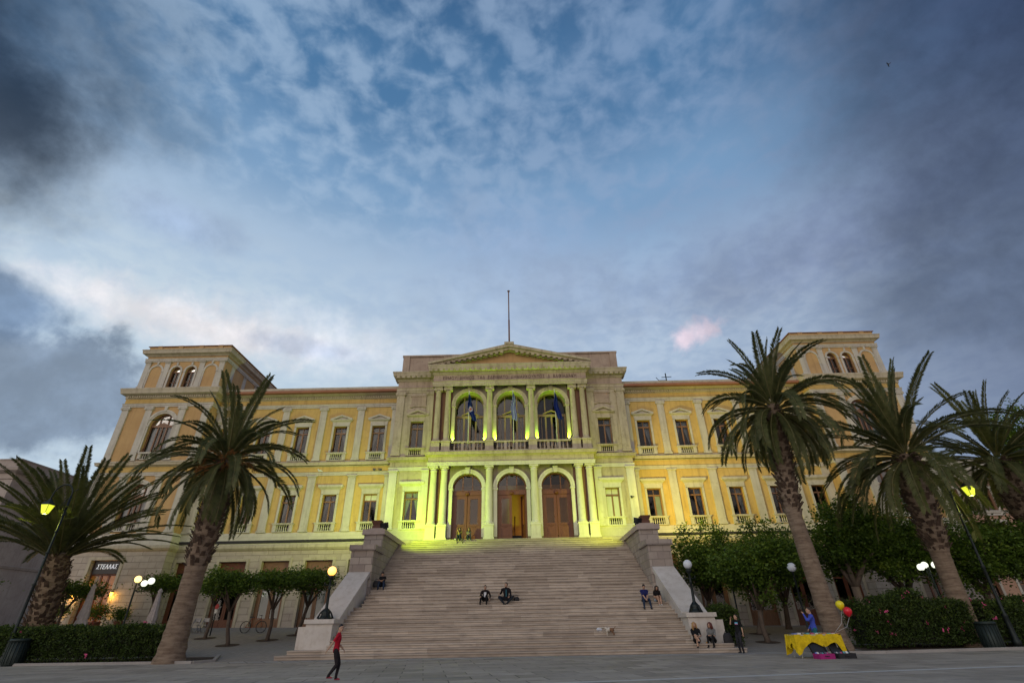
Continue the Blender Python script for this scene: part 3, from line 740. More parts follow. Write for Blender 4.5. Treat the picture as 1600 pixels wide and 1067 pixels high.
# --- doors
def doors():
    for k, c in enumerate((-3.43, .03, 3.47)):
        y = YA+.42; r = 1.14; z0 = 6.66; zt = 10.06
        m = MB()
        for q in (-1, 1):
            a, b = sorted((c+q*r, c+q*(r-.13))); m.box(a, b, y-.04, y+.1, z0, zt)
        m.box(c-r, c+r, y-.07, y+.1, zt-.02, zt+.24); m.archband(c, 10.52, r-.09, r, y-.02, y+.08); m.box(c-r, c+r, y-.02, y+.08, zt+.24, zt+.34)
        for xx in (-.38, .38): m.box(c+xx-.035, c+xx+.035, y-.02, y+.07, zt+.3, 10.52+sqrt(r*r-.38**2))
        m.lathe([(.02, 0), (.16, .04), (.17, .14), (.10, .25), (.01, .28)], (c, y-.08, zt-.05), 10)
        d = P(m, 'entrance_door', [M_DOOR])
        g = MB(); g.poly([(c-r, y+.03, zt+.3), (c+r, y+.03, zt+.3), (c+r, y+.03, 10.52), (c-r, y+.03, 10.52)]); g.archglass(c, 10.52, r, y+.03); g.build('fanlight', [M_GLASS], d)
        for q in (-1, 1):
            if k == 1 and q == 1:            # one leaf of the middle door stands open
                lf = MB(); w = .98
                lf.box(-w, 0, -.03, .03, 0, 1.25); lf.box(-w, -w+.2, -.03, .03, 1.25, 3.1); lf.box(-.2, 0, -.03, .03, 1.25, 3.1); lf.box(-w, 0, -.03, .03, 3.1, zt-z0)
                lf.box(-w+.2, -.2, -.05, .05, .22, 1.0)
                o = lf.build('door_leaf', [M_DOOR], d, (c+r-.13, y+.03, z0), radians(-72)); continue
            a, b = sorted((c+q*.02, c+q*(r-.13))); lf = MB()
            lf.box(a, b, y-.0, y+.06, z0, z0+1.25); lf.box(a, a+.2, y, y+.06, z0+1.25, z0+3.1); lf.box(b-.2, b, y, y+.06, z0+1.25, z0+3.1); lf.box(a, b, y, y+.06, z0+3.1, zt)
            lf.box(a+.2, b-.2, y-.03, y+.02, z0+.22, z0+.95); lf.box(a+.28, b-.28, y-.05, y, z0+.34, z0+.83)
            lf.box(a+.14, b-.14, y-.035, y+.01, z0+1.10, z0+1.2); lf.box(a+.36, b-.36, y-.05, y, z0+1.02, z0+1.07)
            o = lf.build('door_leaf', [M_DOOR], d)
            g = MB(); g.poly([(a+.2, y+.04, z0+1.25), (b-.2, y+.04, z0+1.25), (b-.2, y+.04, z0+3.1), (a+.2, y+.04, z0+3.1)]); g.build('glass_pane', [M_GLASS], d)
    # lit hall seen through the open leaf
    m = MB(); m.box(-4.6, 4.6, YA+.5, 44.5, 6.5, 6.65); m.box(-4.6, 4.6, 44.5, 44.7, 6.5, 12); m.box(-4.7, -4.55, YA+.9, 44.5, 6.5, 12); m.box(4.55, 4.7, YA+.9, 44.5, 6.5, 12)
    for i in range(10): m.box(-.2, 2.2, 41.2+.3*i, 44.5, 6.65+.17*i, 6.65+.17*(i+1))
    P(m, 'hall_interior', [m_plain('hall_plaster', (.55, .33, .10), .8, 0, .1, 2)])
    m = MB()
    for i in range(9): m.tube([(.18, 41.3+.3*i, 6.8+.17*i), (.18, 41.3+.3*i, 7.7+.17*i)], .03)
    m.tube([(.18, 41.2, 7.65), (.18, 44.0, 9.24)], .05); P(m, 'stair_rail', [M_DOOR])
    l = bpy.data.lights.new('hall_lamp', 'POINT'); l.energy = 50; l.color = (1, .62, .22); l.shadow_soft_size = .3
    inst('hall_lamp', l, None, (1.4, 41.6, 9.6))
    # balcony doors
    for c in (-3.43, .03, 3.47):
        y = YA+.78; r = 1.2; z0 = 13.27; zs = 17.42; zt = 16.55; m = MB()
        for xx in (-r+.06, -.50, .0, .50, r-.06): m.box(c+xx-.07, c+xx+.07, y-.04, y+.06, z0, zt)
        m.box(c-r, c+r, y-.06, y+.07, zt-.02, zt+.18); m.box(c-r, c+r, y-.04, y+.06, z0, z0+.7)
        for xx in (-.52, .52): m.box(c+xx-.05, c+xx+.05, y-.03, y+.06, zt, zs+sqrt(r*r-.52**2))
        m.archband(c, zs, r-.1, r, y-.04, y+.06)
        for q in (-1, 1):
            m.prism([(c, zt+.46), (c, zt+.56), (c-.72, zt+.26), (c-.72, zt+.16)] if q < 0 else [(c+.72, zt+.16), (c+.72, zt+.26), (c, zt+.56), (c, zt+.46)], y-.12, y+.02)
        for xx in (-.85, .85):
            a = c+xx; m.box(a-r*.0-.02, a+.02, y-.02, y+.05, z0, zt)
        d = P(m, 'balcony_door', [M_OLIVEWOOD])
        g = MB(); g.poly([(c-r, y+.02, z0), (c+r, y+.02, z0), (c+r, y+.02, zs), (c-r, y+.02, zs)]); g.archglass(c, zs, r, y+.02); g.build('glass_pane', [M_GLASS], d)
        # balcony balustrade
        b = MB(); yb = YP+.28
        b.box(c-1.36, c+1.36, yb-.13, yb+.13, 14.02, 14.15); b.box(c-1.36, c+1.36, yb-.12, yb+.12, 13.27, 13.42)
        for xx in (-.45, .45): b.box(c+xx-.1, c+xx+.1, yb-.1, yb+.1, 13.42, 14.02)
        for xx in (-1.1, -.75, -.15, .15, .75, 1.1): baluster_mb(b, c+xx, yb, 13.42, .6, .075)
        P(b, 'balcony_balustrade', [M_STONE])
    # ground floor shopfronts
    for s in (-1, 1):
        for i, x in enumerate(WX):
            c = s*x; y = YW+.35; m = MB()
            m.box(c-1.04, c-.90, y-.03, y+.08, .3, 5.74); m.box(c+.90, c+1.04, y-.03, y+.08, .3, 5.74); m.box(c-.9, c+.9, y-.06, y+.05, 5.02, 5.74)
            m.box(c-.9, c+.9, y-.04, y+.06, 3.85, 3.98)
            for xx in (-.82, -.06, .06, .82): m.box(c+xx-.07, c+xx+.07, y-.02, y+.05, .3, 3.85)
            m.box(c-.9, c+.9, y-.03, y+.05, .3, 1.9); m.box(c-.02, c+.02, y, y+.05, 3.98, 5.02)
            for q in (-.45, .45): m.box(c+q-.27, c+q+.27, y-.06, y, 1.25, 1.75)
            d = P(m, 'shop_door', [M_DOOR if i in (3, 4) else M_WOOD])
            g = MB(); g.poly([(c-.9, y+.03, 1.8), (c+.9, y+.03, 1.8), (c+.9, y+.03, 5.1), (c-.9, y+.03, 5.1)]); g.build('glass_pane', [M_GLASS], d)
            if i in (0, 1, 2) and s < 0:
                cu = MB(); cu.box(c-.78, c-.15, y+.06, y+.08, 1.95, 3.8); cu.box(c+.15, c+.78, y+.06, y+.08, 1.95, 3.8); cu.build('blind', [M_BLIND], d)
            t = MB()
            for q in (-1, 1):
                a, b = sorted((c+q*1.04, c+q*1.24)); t.box(a, b, YW-.05, YW+.02, 1.2, 5.74)
            t.box(c-1.24, c+1.24, YW-.05, YW+.02, 5.74, 5.94); t.build('surround', [M_CREAM], d)
        c = s*30.15; y = YT+.42; m = MB()
        m.box(c-1.12, c-.98, y-.04, y+.08, .3, 5.9); m.box(c+.98, c+1.12, y-.04, y+.08, .3, 5.9); m.box(c-.98, c+.98, y-.02, y+.06, 4.86, 4.98)
        for xx in (-.28, .28): m.box(c+xx-.07, c+xx+.07, y-.02, y+.05, .3, 4.9)
        m.box(c-.98, c+.98, y-.03, y+.05, .3, 1.9)
        d = P(m, 'tower_door', [M_DOOR])
        g = MB(); g.poly([(c-.98, y+.03, 1.9), (c+.98, y+.03, 1.9), (c+.98, y+.03, 4.9), (c-.98, y+.03, 4.9)]); g.build('glass_pane', [M_GLASS], d)
        t = MB()
        for q in (-1, 1):
            a, b = sorted((c+q*1.12, c+q*1.34)); t.box(a, b, YT-.05, YT+.02, 1.2, 5.9)
        t.box(c-1.34, c+1.34, YT-.05, YT+.02, 5.9, 6.12); t.build('surround', [M_CREAM], d)
    m = MB(); m.box(-33.3, -26.0, 43.4, 43.6, .3, 6.4); P(m, 'cafe_interior', [m_plain('cafe_wall', (.65, .33, .08), .8, 0, .2, 3)])
    l = bpy.data.lights.new('cafe_lamp', 'POINT'); l.energy = 160; l.color = (1, .50, .10); l.shadow_soft_size = .4
    inst('cafe_lamp', l, None, (-30.1, 41.6, 4.2))
doors()
# --- lettering
def text_mesh(name, body, size, depth, mat_, spacing=1.0):
    cu = bpy.data.curves.new(name, 'FONT'); cu.body = body; cu.size = size; cu.extrude = depth; cu.align_x = 'CENTER'; cu.space_character = spacing
    o = bpy.data.objects.new(name, cu); COL.objects.link(o)
    me = bpy.data.meshes.new_from_object(o.evaluated_get(bpy.context.evaluated_depsgraph_get()))
    bpy.data.objects.remove(o); me.name = name; me.materials.clear(); me.materials.append(mat_)
    for v in me.vertices: v.co = (v.co.x, -v.co.z, v.co.y)
    return me
M_LET = m_plain('inscription_letters', (.13, .08, .065), .8)
me = text_mesh('inscription', 'ΕΡΜΟΥ  ΔΗΜΟΣ  ΤΑΔ  ΕΔΕΙΜΑΤΟ  ΔΗΜΑΡΧΟΥΝΤΟΣ  Δ  ΒΑΦΙΑΔΑΚΗ', .40, .012, M_LET, 1.12)
xs = [v.co.x for v in me.vertices]; wd = max(xs)-min(xs); sc = 11.4/wd
for v in me.vertices: v.co.x *= sc
inst('inscription', me, TH, (0, YP-.035, 19.56))
# --- shop sign
SG = empty('shop_sign', (-30.15, YT+.3, 5.0), 'dark sign board with white Greek capitals over the cafe door', 'sign')
m = MB(); m.box(-31.13, -29.17, YT+.26, YT+.36, 4.98, 5.88); m.build('sign_board', [m_plain('sign_black', (.02, .017, .018), .4)], SG)
me = text_mesh('lettering', 'ΣΤΕΛΛΑΣ', .44, .02, m_emit('sign_white', (.9, .92, 1), .25, (.85, .85, .85)), 1.05)
xs = [v.co.x for v in me.vertices]; sc = 1.5/(max(xs)-min(xs))
for v in me.vertices: v.co.x *= sc; v.co.x += v.co.z*.12
inst('lettering', me, SG, (-30.15, YT+.23, 5.32))

# ------------------------------------------------------------------ grand stair
SB, ST, SH, NS = 25.9, .338, .18, 37
SXI, SXO = 8.0, 9.32
STAIR = empty('stone_staircase', (0, SB, 0), 'broad flight of worn pinkish marble steps between stepped stone piers', 'staircase')
def stair():
    m = MB()
    for n in range(1, NS+1):
        y = SB+(n-1)*ST; z = n*SH; z0 = z-SH
        hw = 10.5 if n == 1 else 10.1 if n == 2 else (8.45 if n < 13 else SXI) if n <= 35 else 7.2
        yb = YC if n >= 35 else y+ST+.06
        if n <= 2:
            yb = y+ST+.06 if n == 1 else 29.5
            if n == 1: yb = 28.5
        m.box(-hw, hw, y+.06, yb, z0-.05, z-.045); m.box(-hw, hw, y, yb+.001, z-.05, z)
    m.box(-SXI, SXI, 28, 39.6, .1, .2)
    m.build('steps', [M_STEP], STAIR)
    for s in (-1, 1):
        a, b = sorted((s*SXI, s*SXO)); m = MB()
        # pedestal at the foot and the sloping parapet, white marble
        a, b = sorted((s*8.42, s*9.68))
        m.box(a-.10, b+.10, 26.86, 28.25, .36, .52); m.box(a, b, 26.92, 28.2, .52, 1.42); m.box(a-.08, b+.08, 26.82, 28.3, 1.42, 1.60)
        if s < 0: a2, b2 = a-.40, a
        else: a2, b2 = b, b+.40
        m.box(a2, b2, 27.05, 28.1, .36, 1.30)
        m.build('foot_pedestal', [M_MARBLE], STAIR)
        m = MB()
        m.prismx([(28.1, .3), (31.2, .3), (31.2, 3.72), (28.1, 1.50)], a+.1, b-.1); m.prismx([(27.85, 1.42), (31.2, 3.84), (31.2, 4.08), (27.85, 1.64)], a, b+.0)
        m.v = [(x-s*.36*(y-27.85)/3.35, y, z) for x, y, z in m.v]
        m.build('sloping_parapet', [M_MARBLE], STAIR)
        a, b = sorted((s*SXI, s*SXO))
        m = MB(); m.box(a, b, 31.1, 33.0, .3, 5.16); m.box(a-.1, b+.12, 30.98, 33.1, 5.16, 5.46)
        m.build('lower_pier', [M_PIER, M_PIERCAP], STAIR)
        m2 = MB(); m2.box(a+.02, b-.12 if s > 0 else b-.0, 32.9, YC-.02, .3, 6.30) if s > 0 else m2.box(a+.12, b-.02, 32.9, YC-.02, .3, 6.30)
        m2.build('upper_pier', [M_PIER], STAIR)
        m3 = MB(); (m3.box(a-.1, b+.0, 32.78, YC+.05, 6.30, 6.60) if s > 0 else m3.box(a, b+.1, 32.78, YC+.05, 6.30, 6.60)); m3.box(s*8.6-.45, s*8.6+.45, 33.1, 34.4, 6.60, 6.72)
        m3.build('pier_coping', [M_PIERCAP], STAIR)
        m4 = MB(); m4.box(a-.1, b+.12, 30.98, 33.1, 5.16, 5.46)
stair()
# ------------------------------------------------------------------ ground
def gz(x, y): return min(max((y-26)/14, 0), 1.0)*(1.15-.012*max(-40, min(40, x)))
def m_plaza():
    t = NT('plaza_slabs'); x, y, z = t.xyz()
    o = t.brick(t.comb(t.math('ADD', t.math('MULTIPLY', x, .985), t.math('MULTIPLY', y, .17)), t.math('SUBTRACT', t.math('MULTIPLY', y, .985), t.math('MULTIPLY', x, .17))),
                (.21, .18, .15), (.41, .355, .30), (.045, .038, .03), 1.25, .85, .018)
    n = t.noise(t.pos, .35, 5, .6)
    c = t.mix(t.mr(n, .35, .7), o[0], (.36, .315, .265)); c = t.mix(t.mr(t.noise(t.pos, 1.9, 6, .7), .5, .75, 0, .7), c, (.15, .135, .125))
    c = t.mix(t.mr(t.noise(t.scaled(t.pos, (.5, 2.2, 1)), .9, 4, .6), .58, .72, 0, .6), c, (.18, .18, .19))
    b = t.bump(t.math('SUBTRACT', 1.0, o[1]), .4, .01); b = t.bump(t.noise(t.pos, 12, 6, .7), .2, .01, b)
    return t.done(c, t.mr(n, .3, .7, .65, .9), b, 0, .15)
def m_terrace():
    t = NT('terrace_cobbles'); x, y, z = t.xyz()
    o = t.brick(t.comb(x, y), (.23, .205, .18), (.32, .285, .25), (.14, .125, .11), .22, .12, .01)
    n = t.noise(t.pos, .6, 5, .6); c = t.mix(t.mr(n, .35, .7, 0, .7), o[0], (.25, .235, .215))
    return t.done(c, .8, t.bump(t.math('SUBTRACT', 1.0, o[1]), .3, .01))
def ground():
    xs = [-400, -150, -80, -40]+[-36+4*i for i in range(19)]+[40, 80, 150, 400]
    def sheet(name, ys, mat_):
        m = MB(); n = len(xs)
        for y in ys:
            for x in xs: m.v.append((x, y, gz(x, y)))
        for j in range(len(ys)-1):
            for i in range(n-1): m.face([j*n+i, j*n+i+1, (j+1)*n+i+1, (j+1)*n+i])
        tag(m.build(name, [mat_]), kind='structure')
    sheet('plaza', [-400, -100, -30, 0, 10, 20, 26], m_plaza()); sheet('terrace', [26, 28, 30, 32, 34, 36, 38, 40, 60, 120, 600], m_terrace())
    # pale stone line let into the plaza
    m = MB(); d = Vector((11.0, 2.1, 0)).normalized(); nrm = Vector((-d.y, d.x, 0))*.14; a = Vector((3.37, 14.42, .004))-d*26; b = Vector((14.37, 16.52, .004))+d*40
    m.poly([a-nrm, b-nrm, b+nrm, a+nrm]); tag(m.build('paving_line', [m_plain('pale_line_stone', (.46, .44, .42), .7)]), kind='structure')
    # flagged strip along the foot of the stair
    m = MB()
    m.poly([(-12.6, 24.6, .004), (12.0, 24.6, .004), (11.6, 25.92, .004), (-12.2, 25.92, .004)])
    t = NT('foot_flags'); x, y, z = t.xyz()
    o = t.brick(t.comb(t.math('ADD', x, t.math('MULTIPLY', y, .6)), y), (.28, .26, .24), (.42, .385, .35), (.11, .10, .095), .75, 1.32, .03, 0)
    tag(m.build('stair_apron', [t.done(t.mix(t.mr(t.noise(t.pos, 2, 5, .6), .4, .75, 0, .6), o[0], (.19, .18, .175)), .75)]), kind='structure')
ground()
# ------------------------------------------------------------------ flags, flagpole, floodlights, birds
M_POLE = m_plain('brown_pole_paint', (.20, .10, .065), .5)
m = MB(); m.tube([(0, 39.0, 22.7), (0, 39.0, 25.9)], .075, 8); m.tube([(0, 39.0, 25.9), (0, 39.0, 29.1)], .055, 8); m.ball((0, 39.0, 29.15), (.14, .14, .08))
for s in (-1, 1): m.tube([(s*.42, 39.0, 22.75), (s*.36, 39.0, 23.02), (s*.2, 39.0, 23.17), (0, 39.0, 23.2)], .02, 5)
FP = empty('flagpole', (0, 39, 22.7), 'bare brown flagpole standing on the peak of the pediment', 'flagpole'); m.build('pole', [M_POLE], FP)
def m_flag(kind):
    t = NT(kind+'_flag_cloth'); tc = t.N.new('ShaderNodeTexCoord').outputs['Object']; x, y, z = t.xyz(tc)
    if kind == 'striped':
        k = t.math('GREATER_THAN', t.math('FRACT', t.math('MULTIPLY', t.math('ADD', x, t.math('MULTIPLY', z, .12)), 11.0)), .5)
        c = t.mix(k, (.012, .05, .24), (.50, .55, .62))
    elif kind == 'emblem':
        v = t.math('ADD', t.math('POWER', t.math('MULTIPLY', x, 5.5), 2.0), t.math('POWER', t.math('MULTIPLY', t.math('ADD', z, .72), 4.2), 2.0))
        c = t.mix(t.math('LESS_THAN', v, 1.0), (.008, .026, .15), (.55, .53, .55)); c = t.mix(t.math('LESS_THAN', v, .25), c, (.45, .12, .05))
    else: c = (.008, .022, .16)
    return t.done(c, .8)
def flag(x, kind, label, swing):
    e = empty('flag', (x, YP+.2, 14.1), label, 'flag', 'flags before the balcony doors')
    m = MB(); m.tube([(x, YP+.2, 13.5), (x, YP-.05, 18.35)], .035, 8); m.ball((x, YP-.05, 18.4), .06); m.build('pole', [m_plain('flag_staff', (.60, .58, .52), .5)], e)
    c = MB(); prev = None; zt = 18.1; n = 8
    for j in range(15):
        f = j/14; z = zt-2.25*f; wd = .10+.30*min(1, f*1.6)*(1 if f < .85 else 1-.25*(f-.85)/.15); row = []
        for i in range(n+1):
            u = i/n; row.append((x+.03+swing*f*f+(u-.5)*wd*1.15+.04*sin(f*9), YP-.10-.09*sin(u*11+f*3), z-.18*u*f))
        if prev:
            for i in range(n): c.poly([prev[i], prev[i+1], row[i+1], row[i]], 0, True)
        prev = row
    for i in range(len(c.v)): c.v[i] = (c.v[i][0]-x-swing*.35, c.v[i][1]-YP, c.v[i][2]-17.5)
    c.build('cloth', [m_flag(kind)], e, (x+swing*.35, YP, 17.5))
flag(-3.43, 'emblem', 'drooping blue flag with a pale round emblem', .45)
flag(.25, 'striped', 'drooping flag with blue and white stripes', .05)
flag(3.75, 'plain', 'drooping plain dark blue flag', .25)

M_BLK = m_plain('black_housing', (.015, .015, .017), .45)
M_RUSTB = m_plain('rusty_brown_metal', (.13, .055, .035), .7)
def lamp(name, kind, loc, energy, color, radius=.1, aim=None, angle=90, blend=.6):
    l = bpy.data.lights.new(name, kind); l.energy = energy; l.color = color; l.shadow_soft_size = radius
    if kind == 'SPOT': l.spot_size = radians(angle); l.spot_blend = blend
    o = bpy.data.objects.new(name, l); COL.objects.link(o); o.location = loc
    if aim: o.rotation_euler = (Vector(aim)-Vector(loc)).to_track_quat('-Z', 'Y').to_euler()
    return o
def floodlight(loc, aim, col, glow, label):
    e = empty('floodlight', loc, label, 'floodlight', 'floodlights on the stair piers')
    d = (Vector(aim)-Vector(loc)); yaw = atan2(d.x, d.y)
    m = MB(); m.prismx([(-.12, .02), (.22, .12), (.14, .46), (-.20, .36)], -.26, .26); m.box(-.3, -.27, -.06, .06, 0, .3); m.box(.27, .3, -.06, .06, 0, .3); m.box(-.3, .3, -.07, .07, -.02, .03)
    a = m.build('housing', [M_BLK], e, loc); a.rotation_euler = (0, 0, -yaw)
    g = MB(); g.poly([(-.22, .225, .14), (.22, .225, .14), (.22, .155, .43), (-.22, .155, .43)])
    b = g.build('lens', [m_emit('flood_lens', glow, 6)], e, loc); b.rotation_euler = (0, 0, -yaw)
    return e
FLG, FLY = (.62, .95, .02), (1.0, .86, .10)
floodlight((-8.28, 33.75, 6.72), (-5, 39, 9), FLG, (.3, 1, .2), 'black floodlight glowing green on the left stair pier')
floodlight((8.28, 33.75, 6.72), (5, 39, 9), FLY, (1, .95, .5), 'black floodlight glowing pale yellow on the right stair pier')
for s in (-1, 1):
    m = MB(); x = s*8.72; m.prismz([(x-.26, 33.6), (x+.26, 33.6), (x+.26, 34.1), (x-.26, 34.1)], 6.72, 6.98); m.lathe([(.30, .26), (.44, .50), (.46, .55), (.40, .56)], (x, 33.85, 6.72), 4, 0, False, pi/4)
    tag(m.build('lamp_box', [M_RUSTB]), 'dark rust brown box lamp with a flared top on the %s stair pier' % ('left' if s < 0 else 'right'), 'lamp', 'box lamps on the stair piers')
    lamp('flood_beam', 'SPOT', (-8.05, 34.05, 7.2), 1000, FLG, .12, (-4.2, 39.5, 10.2), 118, .8)
lamp('flood_beam', 'SPOT', (-8.6, 34.0, 7.35), 2600, (.74, .92, .18), .12, (-17, 40.5, 10.5), 100, .9)
lamp('flood_beam', 'SPOT', (8.05, 34.05, 7.2), 1200, (.80, .95, .03), .12, (5.0, 39.5, 10.2), 118, .8)
lamp('flood_beam', 'SPOT', (8.6, 34.0, 7.35), 3900, FLY, .12, (19, 40.5, 11.5), 105, .9)
for c in (-3.43, .03, 3.47):
    for s in (-1, 1):
        x = c+s*1.30; y = YA-.17
        m = MB(); m.lathe([(.09, 0), (.10, .03), (.10, .16), (.08, .18)], (x, y, 13.99), 10); m.box(x-.12, x+.12, y-.05, y+.05, 13.85, 14.0); m.tube([(x, y, 13.27), (x, y, 13.9)], .03)
        side = 'left' if s < 0 else 'right'; arch = {-3.43: 'left', .03: 'middle', 3.47: 'right'}[c]
        tag(m.build('uplight', [M_BLK]), 'small uplight at the %s jamb of the %s balcony arch' % (side, arch), 'uplight', 'uplights in the balcony arches')
        lamp('uplight_beam', 'SPOT', (x, y, 14.24), 330, (.36, .88, .03) if (s > 0) == (c < 3) else (.50, .93, .04), .04, (x-s*.55, y+.62, 18), 75, .8)
M_PIG = m_plain('pigeon_feathers', (.10, .10, .11), .7)
def pigeon(loc, yaw, label, white=False):
    m = MB(); m.ball((0, 0, .11), (.075, .15, .08)); m.ball((0, .14, .20), (.045, .05, .045)); m.tube([(0, .10, .13), (0, .14, .2)], [.05, .04], 6); m.tube([(0, -.12, .10), (0, -.27, .06)], [.05, .02], 6)
    m.tube([(0, .18, .20), (0, .215, .19)], [.012, .003], 5); m.tube([(.03, .02, 0), (.03, .01, .07)], .007, 4); m.tube([(-.03, .02, 0), (-.03, .01, .07)], .007, 4)
    o = m.build('pigeon', [M_PIG if not white else m_plain('white_feathers', (.65, .65, .65), .7)], None, loc, yaw); tag(o, label, 'bird', 'birds resting on the facade')
pigeon((-11.3, YW-.10, 12.42), 1.0, 'grey pigeon on the ledge nearest the left wing window'); pigeon((-10.8, YW-.10, 12.42), -.8, 'grey pigeon on the ledge closer to the stone bay')
pigeon((-15.8, YW-.10, 12.42), 2, 'white bird on the ledge further along the left wing', True)
m = MB(); m.ball((0, 0, 0), (.1, .26, .1)); m.prismz([(.05, .1), (.5, .22), (.8, .02), (.45, .05), (.05, -.08)], -.01, .01); m.prismz([(-.05, .1), (-.05, -.08), (-.45, .05), (-.8, .02), (-.5, .22)], -.01, .01); m.tube([(0, -.2, 0), (0, -.42, 0)], [.06, .09], 6, flat=.3)
tag(m.build('flying_bird', [M_PIG], None, (76.9, 60, 98), .7), 'tiny dark bird flying high in the sky', 'bird')
m = MB(); m.tube([(14.2, 41.0, 20.0), (14.2, 41.0, 21.0)], .05); m.tube([(13.8, 41.0, 20.6), (14.7, 41.0, 20.65)], .03); m.tube([(14.2, 41, 20.3), (13.5, 41, 20.3), (13.3, 41, 20.6)], .03)
tag(m.build('aerial', [M_IRON]), 'thin roof aerial above the right wing parapet', 'aerial')
m = MB(); m.box(9.22, 9.36, YC-.22, YC-.12, 9.62, 9.80); m.box(9.3, 9.5, YC-.2, YC-.14, 9.70, 9.76)
tag(m.build('security_camera', [M_BLK]), 'small dark camera fixed on the pilaster right of the stair', 'camera')

# ------------------------------------------------------------------ palms
def m_leaf(name, c1, c2, rough=.55, c3=None):
    t = NT(name); n = t.noise(t.pos, 2.2, 3, .6); c = t.mix(t.mr(n, .35, .65), c1, c2)
    if c3: c = t.mix(t.mr(t.noise(t.pos, 9, 2, .5), .60, .72, 0, .8), c, c3)
    m = t.done(c, rough, None, 0, .3)
    tl = t.N.new('ShaderNodeBsdfTranslucent'); t.L.new(c, tl.inputs[0]); mx = t.N.new('ShaderNodeMixShader'); mx.inputs[0].default_value = .38
    t.L.new(t.b.outputs[0], mx.inputs[1]); t.L.new(tl.outputs[0], mx.inputs[2]); t.L.new(mx.outputs[0], t.N['Material Output'].inputs[0])
    return m
M_FROND = m_leaf('palm_frond', (.070, .082, .026), (.140, .150, .050), .5, (.17, .14, .055))
M_RACH = m_plain('frond_stem', (.13, .12, .04), .6)
def m_ptrunk(name, c1, c2):
    t = NT(name); x, y, z = t.xyz()
    a = t.noise(t.scaled(t.pos, (1.6, 1.6, 11)), 1.0, 4, .6); n = t.noise(t.pos, 4.5, 6, .7)
    c = t.mix(t.mr(a, .38, .62), c1, c2); c = t.mix(t.mr(n, .5, .75, 0, .7), c, tuple(q*.45 for q in c1))
    return t.done(c, .9, t.bump(n, .6, .03, t.bump(a, .8, .04)))
M_PTR = m_ptrunk('palm_trunk_bark', (.145, .10, .07), (.235, .175, .125))
M_BOOT = m_plain('palm_leaf_bases', (.085, .055, .038), .9, 0, .6, 3.5)
M_STALK = m_plain('date_stalks', (.30, .13, .03), .7, 0, .3)
def frond(mb, mr_, o, az, el, L, droop, leaf=.50, rnd=random, tw=None, wide=.078):
    p = Vector(o); h = Vector((cos(az), sin(az), 0)); n = 15; pts = []; e = el
    for i in range(n):
        t = i/(n-1); pts.append(p.copy())
        e = el-droop*(t**1.5)
        d = h*cos(e)+Vector((0, 0, 1))*sin(e)
        p = p+d*(L/(n-1))
    mr_.tube([pts[i] for i in range(0, n, 2)], [.045*(1-.85*i/n) for i in range(0, n, 2)], 4, 0, True, False)
    side = Vector((-sin(az), cos(az), 0)); tw = rnd.uniform(-.5, .5) if tw is None else tw
    N_ = int(L*27)
    for k in range(N_):
        t = .10+.90*k/(N_-1); f = t*(n-1); i = min(int(f), n-2); u = f-i
        q = pts[i].lerp(pts[i+1], u); T = (pts[i+1]-pts[i]).normalized(); up = side.cross(T)
        if up.z < 0 and el > -.6: up = -up
        sd = side*cos(tw)+up*sin(tw); upx = up*cos(tw)-side*sin(tw)
        ln = leaf*(.35+.65*min(1, t*3.2))*(1-.42*max(0, (t-.6)/.4)**1.6)*rnd.uniform(.85, 1.12)
        fw = .62+.42*t
        for s in (-1, 1):
            d = (sd*s*1.0+T*fw+upx*(.26+rnd.uniform(-.1, .1))).normalized(); a = q+T*rnd.uniform(-.02, .02)
            m1 = a+d*ln*.55; tip = a+d*ln+Vector((0, 0, -.10*ln))
            w = T*(wide*.5)
            mb.poly([a-w*.7, m1-w, tip, m1+w])
